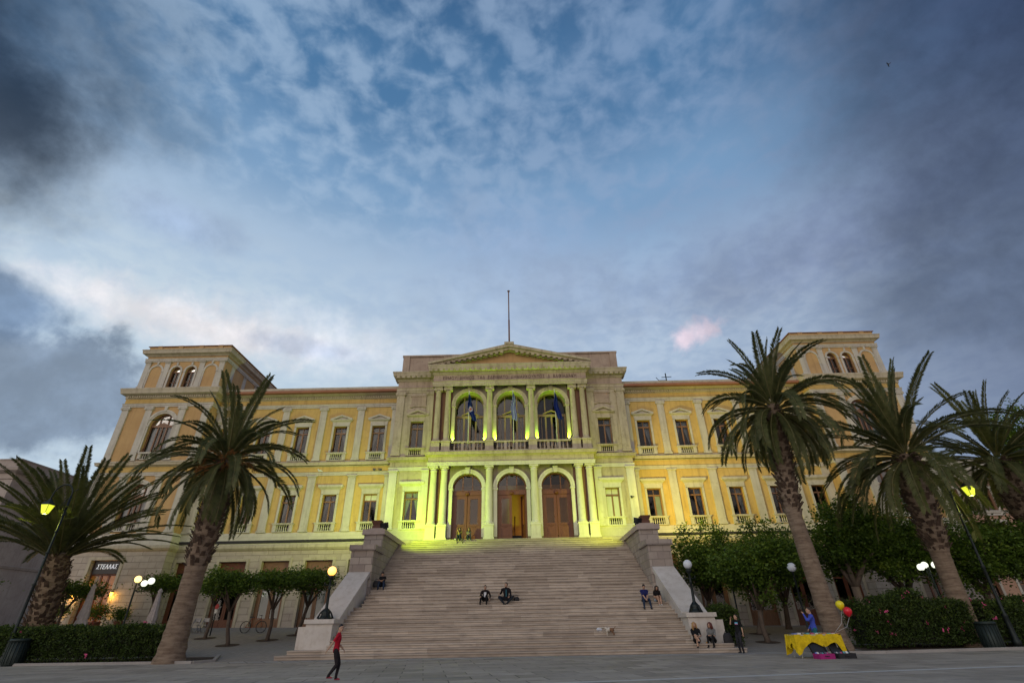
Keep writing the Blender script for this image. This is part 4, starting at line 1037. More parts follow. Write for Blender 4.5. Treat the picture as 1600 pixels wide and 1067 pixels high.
def palm(base, path, crown, nf, L, label, group, rough_from, seed, boot_r, elmin=-.85, elmax=1.48, stalks=False, leaf=.5, droop=1.65, keep=None):
    """path: (x, y, z, radius) of the trunk"""
    rnd = random.Random(seed)
    e = empty('palm_tree', base, label, 'palm tree', group)
    m = MB(); pts = []; rr = []
    for i in range(len(path)-1):
        a, b = path[i], path[i+1]
        for k in range(6):
            u = k/6; pts.append([a[j]+(b[j]-a[j])*u for j in range(3)]); rr.append((a[3]+(b[3]-a[3])*u)*rnd.uniform(.96, 1.04))
    pts.append(path[-1][:3]); rr.append(path[-1][3]); m.tube(pts, rr, 16)
    tr = m.build('trunk', [M_PTR], e)
    b = MB(); z0, z1 = rough_from, crown[2]-.1; n = int((z1-z0)*75*boot_r/.6)+20
    def at(z):
        for i in range(len(path)-1):
            a, c = path[i], path[i+1]
            if a[2] <= z <= c[2]:
                u = (z-a[2])/(c[2]-a[2]); return [a[j]+(c[j]-a[j])*u for j in range(4)]
        return path[-1]
    for k in range(n):
        z = z0+(z1-z0)*k/n+rnd.uniform(-.12, .12); a = k*2.39996+rnd.uniform(-.35, .35); q = at(z); r = q[3]*.93; c = Vector((q[0]+r*cos(a), q[1]+r*sin(a), z)); o = Vector((cos(a), sin(a), 0)); sd = Vector((-sin(a), cos(a), 0))*rnd.uniform(.05, .13)
        top = c+o*rnd.uniform(.03, .2)+Vector((0, 0, rnd.uniform(.06, .26))); th = o*.05
        v = [c-sd-o*.03+Vector((0, 0, -.1)), c+sd-o*.03+Vector((0, 0, -.1)), top+sd*.7, top-sd*.7]
        w = [p+th for p in v[2:]]
        b.poly([v[0], v[1], w[0], w[1]]); b.poly([v[3], v[2], w[0], w[1]]); b.poly([v[1], v[2], w[0]]); b.poly([v[0], w[1], v[3]])
    b.build('leaf_bases', [M_BOOT], e)
    fm, rm = MB(), MB()
    for k in range(nf):
        u = (k+.5)/nf; el = elmax-(elmax-elmin)*u**.85+rnd.uniform(-.1, .1); az = k*2.39996+rnd.uniform(-.25, .25)
        ll = L*rnd.uniform(.84, 1.08)*(1.0 if el > -.2 else .86); o = Vector(crown)+Vector((cos(az)*.28*cos(el), sin(az)*.28*cos(el), -.55*u+.2))
        dr = droop*(.25+.75*max(0, cos(el-.15)))*rnd.uniform(.75, 1.2)
        if keep and el < .4 and keep[0] < (az % (2*pi)) < keep[1]: continue
        if el > 1.1: dr *= .6
        frond(fm, rm, o, az, el, ll, dr, leaf, rnd)
    fm.build('crown', [M_FROND], e); rm.build('frond_stems', [M_RACH], e)
    if stalks:
        s = MB()
        for k in range(46):
            az = rnd.uniform(0, 2*pi); p = Vector(crown)+Vector((0, 0, rnd.uniform(-.9, .1))); o = Vector((cos(az), sin(az), 0))
            a = p+o*.5+Vector((0, 0, .3)); c = p+o*rnd.uniform(.9, 1.3)+Vector((0, 0, rnd.uniform(.0, .4)))
            s.tube([p, a, c], .025, 4)
            for q in range(9): s.tube([c, c+Vector((rnd.uniform(-.22, .22), rnd.uniform(-.22, .22), rnd.uniform(-.5, .12)))+o*.1], .010, 3)
        s.build('date_stalks', [M_STALK], e)
    return e
palm((-14.85, 25.4, 0), [(-14.85, 25.4, -.1, .70), (-14.85, 25.4, .4, .58), (-14.84, 25.4, 1.5, .48), (-14.80, 25.4, 3.6, .44), (-14.78, 25.4, 4.4, .52), (-14.72, 25.4, 7.4, .56), (-14.72, 25.4, 8.9, .40)],
     (-14.72, 25.4, 9.0), 58, 4.35, 'date palm with orange stalks and a thick trunk beside the clipped left hedge', 'date palms', 3.9, 3, .5, stalks=True, leaf=.42)
palm((13.7, 24.3, 0), [(13.75, 24.3, -.1, .52), (13.68, 24.3, .6, .43), (13.55, 24.3, 2.5, .385), (13.38, 24.3, 5.4, .34), (13.42, 24.3, 6.4, .40), (13.6, 24.3, 8.6, .46), (13.85, 24.3, 10.9, .36)],
     (13.9, 24.3, 10.8), 62, 4.1, 'tall slim date palm behind the yellow bookstall', 'date palms', 5.6, 5, .42, elmin=-1.0, leaf=.42)
palm((21.0, 26.6, 0), [(21.05, 26.6, -.1, .52), (21.1, 26.6, .8, .42), (21.15, 26.6, 3.9, .40), (21.2, 26.6, 4.6, .52), (21.3, 26.6, 6.6, .64), (21.4, 26.6, 7.7, .72), (21.5, 26.6, 8.8, .5)],
     (21.5, 26.6, 8.9), 64, 5.2, 'stout date palm rising from the right flowering hedge', 'date palms', 4.1, 9, .65, leaf=.47, elmin=-.55, droop=1.35, keep=(4.6, 5.9))
palm((30.6, 31.0, .4), [(30.7, 31, .3, .60), (30.7, 31, 5, .56), (30.7, 31, 7, .8), (30.5, 31, 9.6, .6)],
     (30.5, 31, 9.8), 52, 4.9, 'date palm at the far right edge, its crown behind another palm', 'date palms', 5.0, 12, .7, leaf=.47, elmin=-.5, droop=1.4)
palm((-26.2, 31.0, .5), [(-26.0, 31, .3, .70), (-26.1, 31, 2, .60), (-26.3, 31, 4.4, .60), (-26.5, 31, 5.2, .5)],
     (-26.5, 31, 5.3), 58, 6.1, 'short squat palm with long feathery fronds at the far left', 'date palms', .8, 18, .75, elmin=.34, elmax=1.25, leaf=.50, droop=.75, keep=(5.1, 6.25))

# ------------------------------------------------------------------ broadleaf trees, hedges
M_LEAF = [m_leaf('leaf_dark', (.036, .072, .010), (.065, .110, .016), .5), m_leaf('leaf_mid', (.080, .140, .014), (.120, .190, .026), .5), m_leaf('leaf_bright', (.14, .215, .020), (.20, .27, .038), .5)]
M_BARK = m_weathered('tree_bark', (.075, .055, .042), (.12, .09, .07), (.04, .03, .025), .6, .9, .6, 3)
M_BARKL = m_weathered('pale_bark', (.16, .125, .10), (.21, .17, .14), (.08, .06, .05), .6, .9, .6, 3)
def leaves(mb, blobs, n, size, rnd, mid=1):
    """blobs: (centre, radii); leaves lie in clusters spread through each blob, denser near its skin"""
    tot = sum(b[1][0]*b[1][1]+b[1][0]*b[1][2]*2 for b in blobs)
    for c, r in blobs:
        k = max(4, int(n*(r[0]*r[1]+r[0]*r[2]*2)/tot/9))
        for _ in range(k):
            while True:
                v = Vector((rnd.uniform(-1, 1), rnd.uniform(-1, 1), rnd.uniform(-1, 1)))
                if .05 < v.length < 1: break
            v = v.normalized()*(v.length**.45)*rnd.uniform(.82, 1.10)
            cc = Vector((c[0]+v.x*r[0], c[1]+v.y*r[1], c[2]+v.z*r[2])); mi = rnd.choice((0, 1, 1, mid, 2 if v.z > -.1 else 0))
            cs = rnd.uniform(.12, .30)
            for _ in range(9):
                p = cc+Vector((rnd.gauss(0, cs), rnd.gauss(0, cs), rnd.gauss(0, cs*.7)))
                d = Vector((rnd.uniform(-1, 1), rnd.uniform(-1, 1), rnd.uniform(-.7, .5))).normalized(); w = d.cross(Vector((rnd.uniform(-1, 1), rnd.uniform(-1, 1), rnd.uniform(.2, 1)))).normalized()
                s = size*rnd.uniform(.7, 1.25)
                mb.poly([p-d*s*.5, p+w*s*.30, p+d*s*.5, p-w*s*.30], mi)
def blobset(c, r, n, rnd, k=.55):
    out = [(c, (r[0]*.7, r[1]*.7, r[2]*.75))]
    for i in range(n):
        a = 2*pi*i/n+rnd.uniform(-.3, .3); f = rnd.uniform(.45, .72)
        out.append(((c[0]+r[0]*f*cos(a), c[1]+r[1]*f*sin(a), c[2]+r[2]*rnd.uniform(-.25, .45)), (r[0]*k*rnd.uniform(.7, 1.1), r[1]*k*rnd.uniform(.7, 1.1), r[2]*k*rnd.uniform(.8, 1.15))))
    return out
def tree(base, crown, rad, nl, label, group, seed, tr=.09, fork=.45, bark=None, size=.15, lean=(0, 0), extra=None, nb=7, name='street_tree', cat='tree', curve=None):
    rnd = random.Random(seed); b = Vector(base); c = Vector(crown)
    e = empty(name, base, label, cat, group)
    m = MB(); top = b+(c-b)*fork+Vector((lean[0], lean[1], 0)); mid = b+(top-b)*.5+Vector((rnd.uniform(-.08, .08), 0, 0))
    if curve: mid += Vector((curve, 0, 0))
    m.tube([b-Vector((0, 0, .1)), b+Vector((0, 0, .15)), mid, top], [tr*1.5, tr*1.1, tr*.95, tr*.9], 9)
    for i in range(5):
        a = 2*pi*i/5+rnd.uniform(-.4, .4); q = c+Vector((rad[0]*.6*cos(a), rad[1]*.6*sin(a), rad[2]*rnd.uniform(-.3, .3)))
        kk = top.lerp(q, .5)+Vector((0, 0, .12*rad[2])); m.tube([top-Vector((0, 0, .08)), kk, q], [tr*.72, tr*.5, tr*.2], 6)
    m.build('trunk', [bark or M_BARK], e)
    f = MB(); bl = blobset(c, rad, nb, rnd)
    if extra: bl += extra
    if rad[0] > 2:
        for _ in range(16):
            v = Vector((rnd.gauss(0, 1), rnd.gauss(0, 1), rnd.gauss(.35, .8))).normalized(); k = rnd.uniform(.95, 1.12); q = rnd.uniform(.22, .42)
            bl.append(((c[0]+v.x*rad[0]*k, c[1]+v.y*rad[1]*k, c[2]+v.z*rad[2]*k), (q, q, q*.9)))
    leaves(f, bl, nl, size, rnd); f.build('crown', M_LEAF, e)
    return e
GL = 'clipped street trees by the left wing'
tree((-15.46, 31.3, .5), (-16.0, 31.3, 3.55), (1.55, 1.4, .72), 5200, 'round topped small tree with a forked trunk, nearest of the left wing row', GL, 21, .10, .55)
tree((-14.2, 33.25, .68), (-14.2, 33.2, 3.62), (1.45, 1.3, .70), 4600, 'small round tree standing between the forked tree and the lamp pedestal', GL, 22, .10, .55)
tree((-18.5, 34.4, .82), (-18.3, 34.2, 3.75), (1.2, 1.2, .60), 3200, 'small round tree behind the big left palm, in front of a red brown door', GL, 23, .09, .6)
tree((-13.46, 35.6, .9), (-12.9, 35.4, 3.85), (1.55, 1.4, .85), 4600, 'small round tree closest to the stair, behind the lit globe lamp', GL, 24, .11, .55, lean=(.12, 0))
tree((-23.7, 36.5, 1.1), (-23.5, 36.4, 4.0), (1.25, 1.2, .68), 3600, 'small round tree between the triple globe lamp and the big left palm', GL, 25, .09, .6)
tree((-28.0, 34.5, .95), (-27.7, 34.4, 3.55), (1.55, 1.3, .62), 3800, 'small round tree screening the cafe door', GL, 26, .08, .55)
tree((-31.0, 30.2, .55), (-31.4, 30.2, 3.45), (2.0, 1.6, 1.0), 6000, 'dark dense round tree at the far left edge', GL, 27, .12, .5)
GR = 'leafy trees before the right wing'
tree((13.06, 29.66, .26), (13.7, 30.0, 3.7), (2.35, 2.0, 1.45), 15000, 'bright green spreading tree with a leaning dark trunk near the standing man', GR, 31, .13, .42, size=.17, lean=(-.25, 0))
tree((12.2, 35.5, .75), (12.5, 35.0, 4.4), (2.2, 1.8, 1.9), 13000, 'tall leafy tree right behind the stair lamp, twigs against the wall', GR, 32, .13, .45, size=.17,
     extra=[((11.3, 34.6, 6.3), (.45, .4, .5)), ((12.6, 34.6, 6.6), (.35, .35, .5)), ((10.9, 34.8, 5.5), (.5, .4, .35)), ((13.6, 34.8, 6.4), (.5, .4, .5))])
tree((14.5, 33.9, .55), (15.6, 33.6, 4.7), (2.5, 2.0, 1.9), 14000, 'pale trunked leafy tree between the two thin posts', GR, 33, .14, .4, M_BARKL, .17, extra=[((15.0, 33.0, 6.5), (.5, .4, .4)), ((16.3, 33.4, 6.4), (.6, .5, .5))])
tree((17.7, 37.0, .78), (17.8, 36.4, 4.4), (2.5, 1.9, 2.0), 12000, 'dark leafy tree behind the unlit white globe lamp', GR, 34, .16, .4, size=.17)
tree((19.5, 32.4, .42), (20.2, 32.0, 5.1), (2.7, 2.1, 2.1), 18000, 'large tree with a pale forked trunk left of the flowering hedge', GR, 35, .24, .52, M_BARKL, .18, curve=.25, extra=[((20.2, 31.2, 7.2), (.6, .5, .6)), ((19.0, 31.4, 6.9), (.6, .5, .5)), ((21.0, 31.6, 7.3), (.5, .5, .6))])
tree((23.6, 33.5, .4), (23.3, 33.0, 4.9), (3.1, 2.4, 2.5), 19000, 'broad dark tree above the lit triple globe lamp', GR, 36, .2, .45, size=.18, extra=[((24.4, 32.2, 7.4), (.7, .6, .6)), ((22.2, 32.2, 7.0), (.7, .6, .5))])
tree((27.6, 32.8, .4), (27.4, 32.4, 4.7), (3.2, 2.4, 2.6), 19000, 'broad dark tree behind the stout palm and the right lantern post', GR, 37, .2, .45, size=.18)
tree((31.6, 31.8, .35), (31.2, 31.4, 4.6), (3.0, 2.4, 2.6), 17000, 'dark dense tree at the far right edge', GR, 38, .2, .45, size=.18)
tree((36.5, 35.5, .6), (36.6, 35.2, 12.0), (1.5, 1.4, 3.2), 6000, 'tall narrow dark tree top at the right edge', None, 39, .2, .55, size=.2, name='tall_tree')
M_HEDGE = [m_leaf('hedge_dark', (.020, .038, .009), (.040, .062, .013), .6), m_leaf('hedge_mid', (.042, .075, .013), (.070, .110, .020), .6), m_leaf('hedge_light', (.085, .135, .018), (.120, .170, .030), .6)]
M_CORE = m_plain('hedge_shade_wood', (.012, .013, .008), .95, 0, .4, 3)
M_PINK = m_plain('pink_petals', (.62, .08, .22), .6, 0, .3)
def hedge(x0, x1, y0, y1, h, n, label, seed, flowers=0, lump=.12, name='hedge', gap=.0):
    rnd = random.Random(seed); zb = gz((x0+x1)/2, y0); e = empty(name, ((x0+x1)/2, (y0+y1)/2, zb), label, 'hedge')
    f = MB(); fl = MB()
    H = lambda x: h*(1+lump*(sin(x*1.9+seed)+.6*sin(x*4.3+seed*2)))
    for k in range(n):
        x = rnd.uniform(x0, x1); hh = H(x); t = rnd.random()
        if t < .40: p = (x, rnd.uniform(y0, y1), hh+rnd.gauss(0, .05))
        elif t < .9: p = (x, y0+rnd.gauss(.03, .09), hh*rnd.uniform(.04, 1)**.8)
        else: p = (rnd.choice((x0, x1))+rnd.gauss(0, .07), rnd.uniform(y0, y1), hh*rnd.random())
        if p[2] < gap*hh and rnd.random() < .75: continue
        p = Vector((p[0], p[1], p[2]+zb))
        for _ in range(3):
            q = p+Vector((rnd.gauss(0, .06), rnd.gauss(0, .06), rnd.gauss(0, .06)))
            d = Vector((rnd.uniform(-1, 1), rnd.uniform(-1, .6), rnd.uniform(-.2, 1))).normalized(); w = d.cross(Vector((rnd.uniform(-1, 1), rnd.uniform(-1, 1), rnd.uniform(-1, 1)))).normalized(); s = rnd.uniform(.07, .15)
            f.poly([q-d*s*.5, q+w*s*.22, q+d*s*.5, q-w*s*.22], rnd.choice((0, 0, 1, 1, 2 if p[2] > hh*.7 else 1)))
        if flowers and rnd.random() < flowers and p[2] > hh*.25:
            for _ in range(5):
                q = p+Vector((rnd.gauss(0, .05), -.05, rnd.gauss(0, .04))); s = .035
                fl.poly([q+Vector((s*cos(a), -.01*a, s*sin(a))) for a in (0, 1.26, 2.5, 3.8, 5.0)])
    f.build('foliage', M_HEDGE, e)
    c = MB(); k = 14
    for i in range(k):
        xa, xb = x0+.15+(x1-x0-.3)*i/k, x0+.15+(x1-x0-.3)*(i+1)/k; c.box(xa, xb, y0+.2, y1-.12, zb+.22+gap*.5, zb+min(H(xa), H(xb))-.16)  # near-black core boxes stand in for the shade inside the foliage
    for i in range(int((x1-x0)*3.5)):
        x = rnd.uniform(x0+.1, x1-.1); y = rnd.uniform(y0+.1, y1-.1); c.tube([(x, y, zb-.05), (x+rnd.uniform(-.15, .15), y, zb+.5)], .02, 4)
    c.build('stems_and_shade_core', [M_CORE], e)
    if flowers and fl.v: fl.build('flowers', [M_PINK], e)
hedge(-26.5, -15.85, 25.95, 27.2, 1.38, 9000, 'clipped dark green hedge along the left side of the square', 41, .0015, .03, gap=.05)
hedge(16.1, 21.0, 26.05, 27.6, 1.95, 7000, 'bushy green hedge dotted with pink flowers, right of the bookstall', 42, .0035, .15)
hedge(21.7, 27.5, 26.2, 27.8, 1.8, 6000, 'darker flowering hedge at the far right behind the litter bin', 43, .003, .06)
hedge(9.75, 11.2, 28.0, 29.6, 1.5, 1800, 'low dark shrub beside the right foot of the stair', 44, 0, .1, 'shrub')
# planting beds, tree pits
def strip(name, pts, mat_, kind='structure', dz=.006):
    m = MB(); m.poly([(x, y, gz(x, y)+dz) for x, y in pts]); return tag(m.build(name, [mat_]), kind=kind)
M_SOIL = m_weathered('bed_soil', (.055, .038, .028), (.085, .06, .045), (.03, .02, .015), .6, .95, 0, 2)
strip('planting_bed', [(-27, 25.8), (-13.6, 25.1), (-13.3, 26.0), (-27, 26.0)], M_SOIL); strip('planting_bed', [(-27, 26.0), (-13.3, 26.0), (-13.9, 27.4), (-27, 27.4)], M_SOIL, dz=.01)
strip('planting_bed', [(12.6, 23.7), (14.9, 23.6), (28, 25.8), (28, 26.0), (13.2, 26.0)], M_SOIL)
strip('planting_bed', [(15.6, 26.0), (28, 26.0), (28, 28), (15.6, 28)], M_SOIL, dz=.01)
M_KERB = m_weathered('kerb_stone', (.27, .25, .235), (.34, .32, .30), (.15, .13, .12), .5, .8, .2)
m = MB()
for a, b in (((-27, 25.74), (-13.6, 25.02)), ((-13.6, 25.02), (-13.2, 26.0)), ((-13.2, 26.0), (-13.8, 27.5)), ((12.5, 23.6), (15, 23.5)), ((15, 23.5), (28, 25.7))):
    A, B = Vector((*a, 0)), Vector((*b, 0)); n_ = Vector((-(B-A).y, (B-A).x, 0)).normalized()*.07
    za, zb = gz(*a), gz(*b); b0 = len(m.v)
    for P_, z_ in ((A, za), (B, zb)):
        for q in (-1, 1): m.v += [tuple(P_+n_*q+Vector((0, 0, z_-.05))), tuple(P_+n_*q+Vector((0, 0, z_+.10)))]
    for q in ((0, 1, 5, 4), (2, 6, 7, 3), (1, 3, 7, 5), (0, 2, 3, 1), (4, 5, 7, 6)): m.face([b0+i for i in q])
tag(m.build('kerb', [M_KERB]), kind='structure')
for i, (x, y) in enumerate(((-15.46, 31.3), (-14.2, 33.25), (-18.5, 34.4), (-13.46, 35.6), (13.06, 29.66), (14.5, 33.9), (19.5, 32.4))):
    strip('tree_pit', [(x+.62*cos(2*pi*k/12), y+.62*sin(2*pi*k/12)) for k in range(12)], M_SOIL, dz=.012)

# ------------------------------------------------------------------ street lamps, bins
M_LGLASS = m_emit('lantern_glass', (.95, 1.0, .05), .75, (.4, .5, .1)); M_BULB = m_emit('lantern_bulb', (1, 1, .75), 14)
def lantern_post(x, y, s, label):
    z0 = gz(x, y); e = empty('lantern_post', (x, y, z0), label, 'street lamp', 'lantern posts at the edge of the square')
    m = MB(); m.lathe([(.17, 0), (.17, .25), (.12, .35), (.10, 1.2), (.12, 1.25), (.07, 1.35), (.06, 3.2), (.085, 3.25), (.055, 3.35), (.05, 7.4)], (x, y, z0), 12)
    for zz in (4.6, 5.6, 6.4): m.lathe([(.05, 0), (.08, .03), (.08, .09), (.05, .12)], (x, y, z0+zz), 10)
    m.build('post', [M_IRON], e)
    a = MB(); pts = [(x, y, z0+7.3)]
    for k in range(13): t = pi*k/12; pts.append((x+s*(.5-.5*cos(t)), y, z0+7.45+.55*sin(t)))
    pts += [(x+s*1.02, y, z0+7.25)]
    a.tube(pts, .035, 8); a.tube([(x, y, z0+6.6), (x+s*.35, y, z0+6.95), (x+s*.1, y, z0+7.3)], .018, 6); a.tube([(x-s*.25, y, z0+7.75), (x, y, z0+7.6)], .02, 6)
    a.build('arm', [M_IRON], e)
    lx, lz = x+s*1.02, z0+6.55; L = empty.__call__ if False else None
    c = MB(); c.lathe([(.30, .42), (.26, .50), (.12, .62), (.06, .70), (.04, .8)], (lx, y, lz), 4, 0, False, pi/4); c.box(lx-.13, lx+.13, y-.13, y+.13, lz-.03, lz)
    for q in range(4):
        t = pi/4+q*pi/2; c.tube([(lx+.16*cos(t), y+.16*sin(t), lz), (lx+.29*cos(t), y+.29*sin(t), lz+.43)], .014, 4)
    ln = c.build('lantern', [M_IRON], e)
    g = MB(); g.lathe([(.155, .01), (.275, .42)], (lx, y, lz), 4, 0, False, pi/4); g.build('lantern_glass', [M_LGLASS], ln)
    b = MB(); b.ball((lx, y, lz+.26), (.07, .07, .09)); b.build('bulb', [M_BULB], ln)
    lamp('lantern_light', 'POINT', (lx, y, lz-.08), 55, (.95, 1.0, .15), .12)
lantern_post(-22.75, 26.0, -1, 'tall dark lantern post at the left edge, lit yellow lantern before the palm')
lantern_post(22.45, 26.0, 1, 'tall dark lantern post at the right edge, lit yellow lantern')
def m_globe(name, col, st): return m_emit(name, col, st, (.8, .8, .8))
G_OR, G_WH, G_OFF = m_globe('globe_amber', (1, .45, .04), 1.7), m_globe('globe_white', (.95, 1, .78), 1.0), m_plain('globe_unlit', (.62, .66, .72), .25, 0, .04, 2)
G_AM2 = m_globe('globe_amber_bright', (1, .62, .16), 2.2)
def stair_lamp(s, gm, label, lit):
    x, y, z0 = s*9.02, 27.5, 1.60; e = empty('globe_lamp', (x, y, z0), label, 'street lamp', 'globe lamps at the foot of the stair')
    m = MB(); m.lathe([(.34, 0), (.34, .06), (.26, .10), (.20, .22), (.24, .30), (.14, .38), (.075, .50), (.06, 1.3), (.09, 1.34), (.055, 1.40), (.05, 1.72), (.11, 1.78), (.15, 1.88), (.12, 1.94)], (x, y, z0), 12)
    for q in range(4):
        t = q*pi/2+.4; m.tube([(x+.36*cos(t), y+.36*sin(t), z0+.04), (x+.24*cos(t), y+.24*sin(t), z0+.3), (x+.1*cos(t), y+.1*sin(t), z0+.45)], [.05, .035, .02], 6)
    m.build('post', [M_IRON], e)
    a = MB(); a.tube([(x-.28, y, z0+1.5), (x+.28, y, z0+1.5)], .02, 6)
    for q in (-1, 1): a.tube([(x+q*.28, y, z0+1.5), (x+q*.24, y, z0+1.62)], .03, 6)
    a.build('crossbar', [M_IRON], e)
    g = MB(); g.ball((x, y, z0+2.15), .215, 18, 12); g.build('globe', [gm], e)
    if lit: lamp('globe_light', 'POINT', (x, y, z0+2.15), 35, (1, .5, .1), .23).parent = None
stair_lamp(-1, G_OR, 'black globe lamp lit orange on the left stair pedestal', True)
stair_lamp(1, G_OFF, 'black globe lamp unlit on the right stair pedestal', False)
def multi_lamp(x, y, h, globes, label, pole=.055):
    z0 = gz(x, y); e = empty('triple_globe_lamp', (x, y, z0), label, 'street lamp', 'triple globe lamps')
    m = MB(); m.lathe([(.14, 0), (.14, .3), (.09, .4), (pole, .6), (pole*.9, h)], (x, y, z0), 10); m.build('post', [M_IRON], e)
    for dx, dy, dz, gm, r, lit in globes:
        a = MB(); a.tube([(x, y, z0+h-.35), (x+dx*.5, y+dy*.5, z0+h-.45), (x+dx, y+dy, z0+h+dz-.35), (x+dx, y+dy, z0+h+dz-.15)], .022, 6); a.lathe([(.03, 0), (.09, .03), (.07, .06)], (x+dx, y+dy, z0+h+dz-.18), 8); o = a.build('arm', [M_IRON], e)
        g = MB(); g.ball((x+dx, y+dy, z0+h+dz), r, 16, 10); g.build('globe', [gm], e)
        if lit: lamp('globe_light', 'POINT', (x+dx, y+dy-.0, z0+h+dz), lit[0], lit[1], r+.02)
multi_lamp(-22.75, 33.0, 3.05, [(0, 0, .25, G_AM2, .19, (30, (1, .6, .2))), (.12, .5, .05, G_WH, .18, None), (.72, .2, .15, G_WH, .19, (16, (1, 1, .8)))], 'black post with one amber and two white globes by the cafe')
multi_lamp(22.24, 29.2, 3.35, [(-.38, 0, 0, G_WH, .17, (14, (1, 1, .8))), (.08, .3, .12, G_WH, .17, None), (.42, 0, .1, G_WH, .17, (14, (1, 1, .8)))], 'post with three lit white globes under the dark right hand trees')
def single_lamp(x, y, h, gm, label):
    z0 = gz(x, y); e = empty('slim_globe_lamp', (x, y, z0), label, 'street lamp')
    m = MB(); m.lathe([(.11, 0), (.10, .5), (.05, .6), (.04, h-.2), (.09, h-.17)], (x, y, z0), 10); m.build('post', [M_IRON], e)
    g = MB(); g.ball((x, y, z0+h), .21, 16, 10); g.build('globe', [gm], e)
single_lamp(14.15, 27.4, 3.42, G_OFF, 'slim post with an unlit white globe behind the blue shirted person')
m = MB(); m.lathe([(.10, 0), (.09, .5), (.045, .6), (.04, 4.6)], (12.75, 32.0, gz(12.75, 32)), 10); tag(m.build('thin_post', [M_IRON]), 'thin dark post between tree trunks behind the standing man', 'post')
M_BIN = m_plain('bin_green_metal', (.018, .028, .026), .5, .4, .2)
def bin_(x, y, label):
    z0 = gz(x, y); e = empty('litter_bin', (x, y, z0), label, 'litter bin', 'dark litter bins'); m = MB()
    m.lathe([(.34, 0), (.36, .06), (.36, .92)], (x, y, z0), 18)
    for k in range(18):
        t = 2*pi*k/18; m.box(x+.365*cos(t)-.015, x+.365*cos(t)+.015, y+.365*sin(t)-.015, y+.365*sin(t)+.015, z0+.08, z0+.9)
    m.build('body', [M_BIN], e); m = MB(); m.lathe([(.39, .92), (.39, 1.0), (.33, 1.04), (.30, 1.0), (.28, .9)], (x, y, z0), 18); m.build('rim', [M_BIN], e)
bin_(-21.95, 25.6, 'round dark litter bin against the left hedge'); bin_(20.75, 25.2, 'round dark litter bin in front of the stout right palm')
# ------------------------------------------------------------------ people
SKIN = m_plain('skin', (.42, .25, .17), .6, 0, .06)
HAIRB, HAIRD, HAIRR, HAIRBL = m_plain('black_hair', (.012, .010, .010), .5), m_plain('brown_hair', (.035, .02, .014), .5), m_plain('auburn_hair', (.10, .022, .016), .5), m_plain('blonde_hair', (.36, .21, .08), .5, 0, .25, 20)
DARKEYE = m_plain('eye_dark', (.015, .012, .01), .3); LIPS = m_plain('lips', (.28, .09, .08), .6)
CLOTH = {}
def cloth(name, col):
    if name not in CLOTH:
        t = NT(name+'_cloth'); n = t.noise(t.pos, 9, 5, .6); c = t.mix(t.mr(n, .3, .7), tuple(q*.75 for q in col), tuple(min(1, q*1.2) for q in col))
        CLOTH[name] = t.done(c, .9, t.bump(t.noise(t.pos, 14, 3, .5), .5, .02), 0, .15)
    return CLOTH[name]
def ik(a, b, l1, l2, pole):
    a, b = Vector(a), Vector(b); d = b-a; D = min(d.length, (l1+l2)*.998); d.normalize()
    x = (l1*l1-l2*l2+D*D)/(2*D); h = sqrt(max(0, l1*l1-x*x)); p = Vector(pole); p = (p-d*p.dot(d))
    if p.length < 1e-4: p = Vector((0, 1, 0))
    return a+d*x+p.normalized()*h
def ell_tube(mb, rings):
    """rings: (centre, side vector, fore vector)"""
    b = len(mb.v); n = 12
    for c, s, f in rings:
        for i in range(n): t = 2*pi*i/n; mb.v.append(tuple(Vector(c)+Vector(s)*cos(t)+Vector(f)*sin(t)))
    for j in range(len(rings)-1):
        for i in range(n): k = (i+1) % n; mb.face([b+j*n+i, b+j*n+k, b+(j+1)*n+k, b+(j+1)*n+i])
    mb.face([b+i for i in range(n-1, -1, -1)]); mb.face([b+(len(rings)-1)*n+i for i in range(n)])
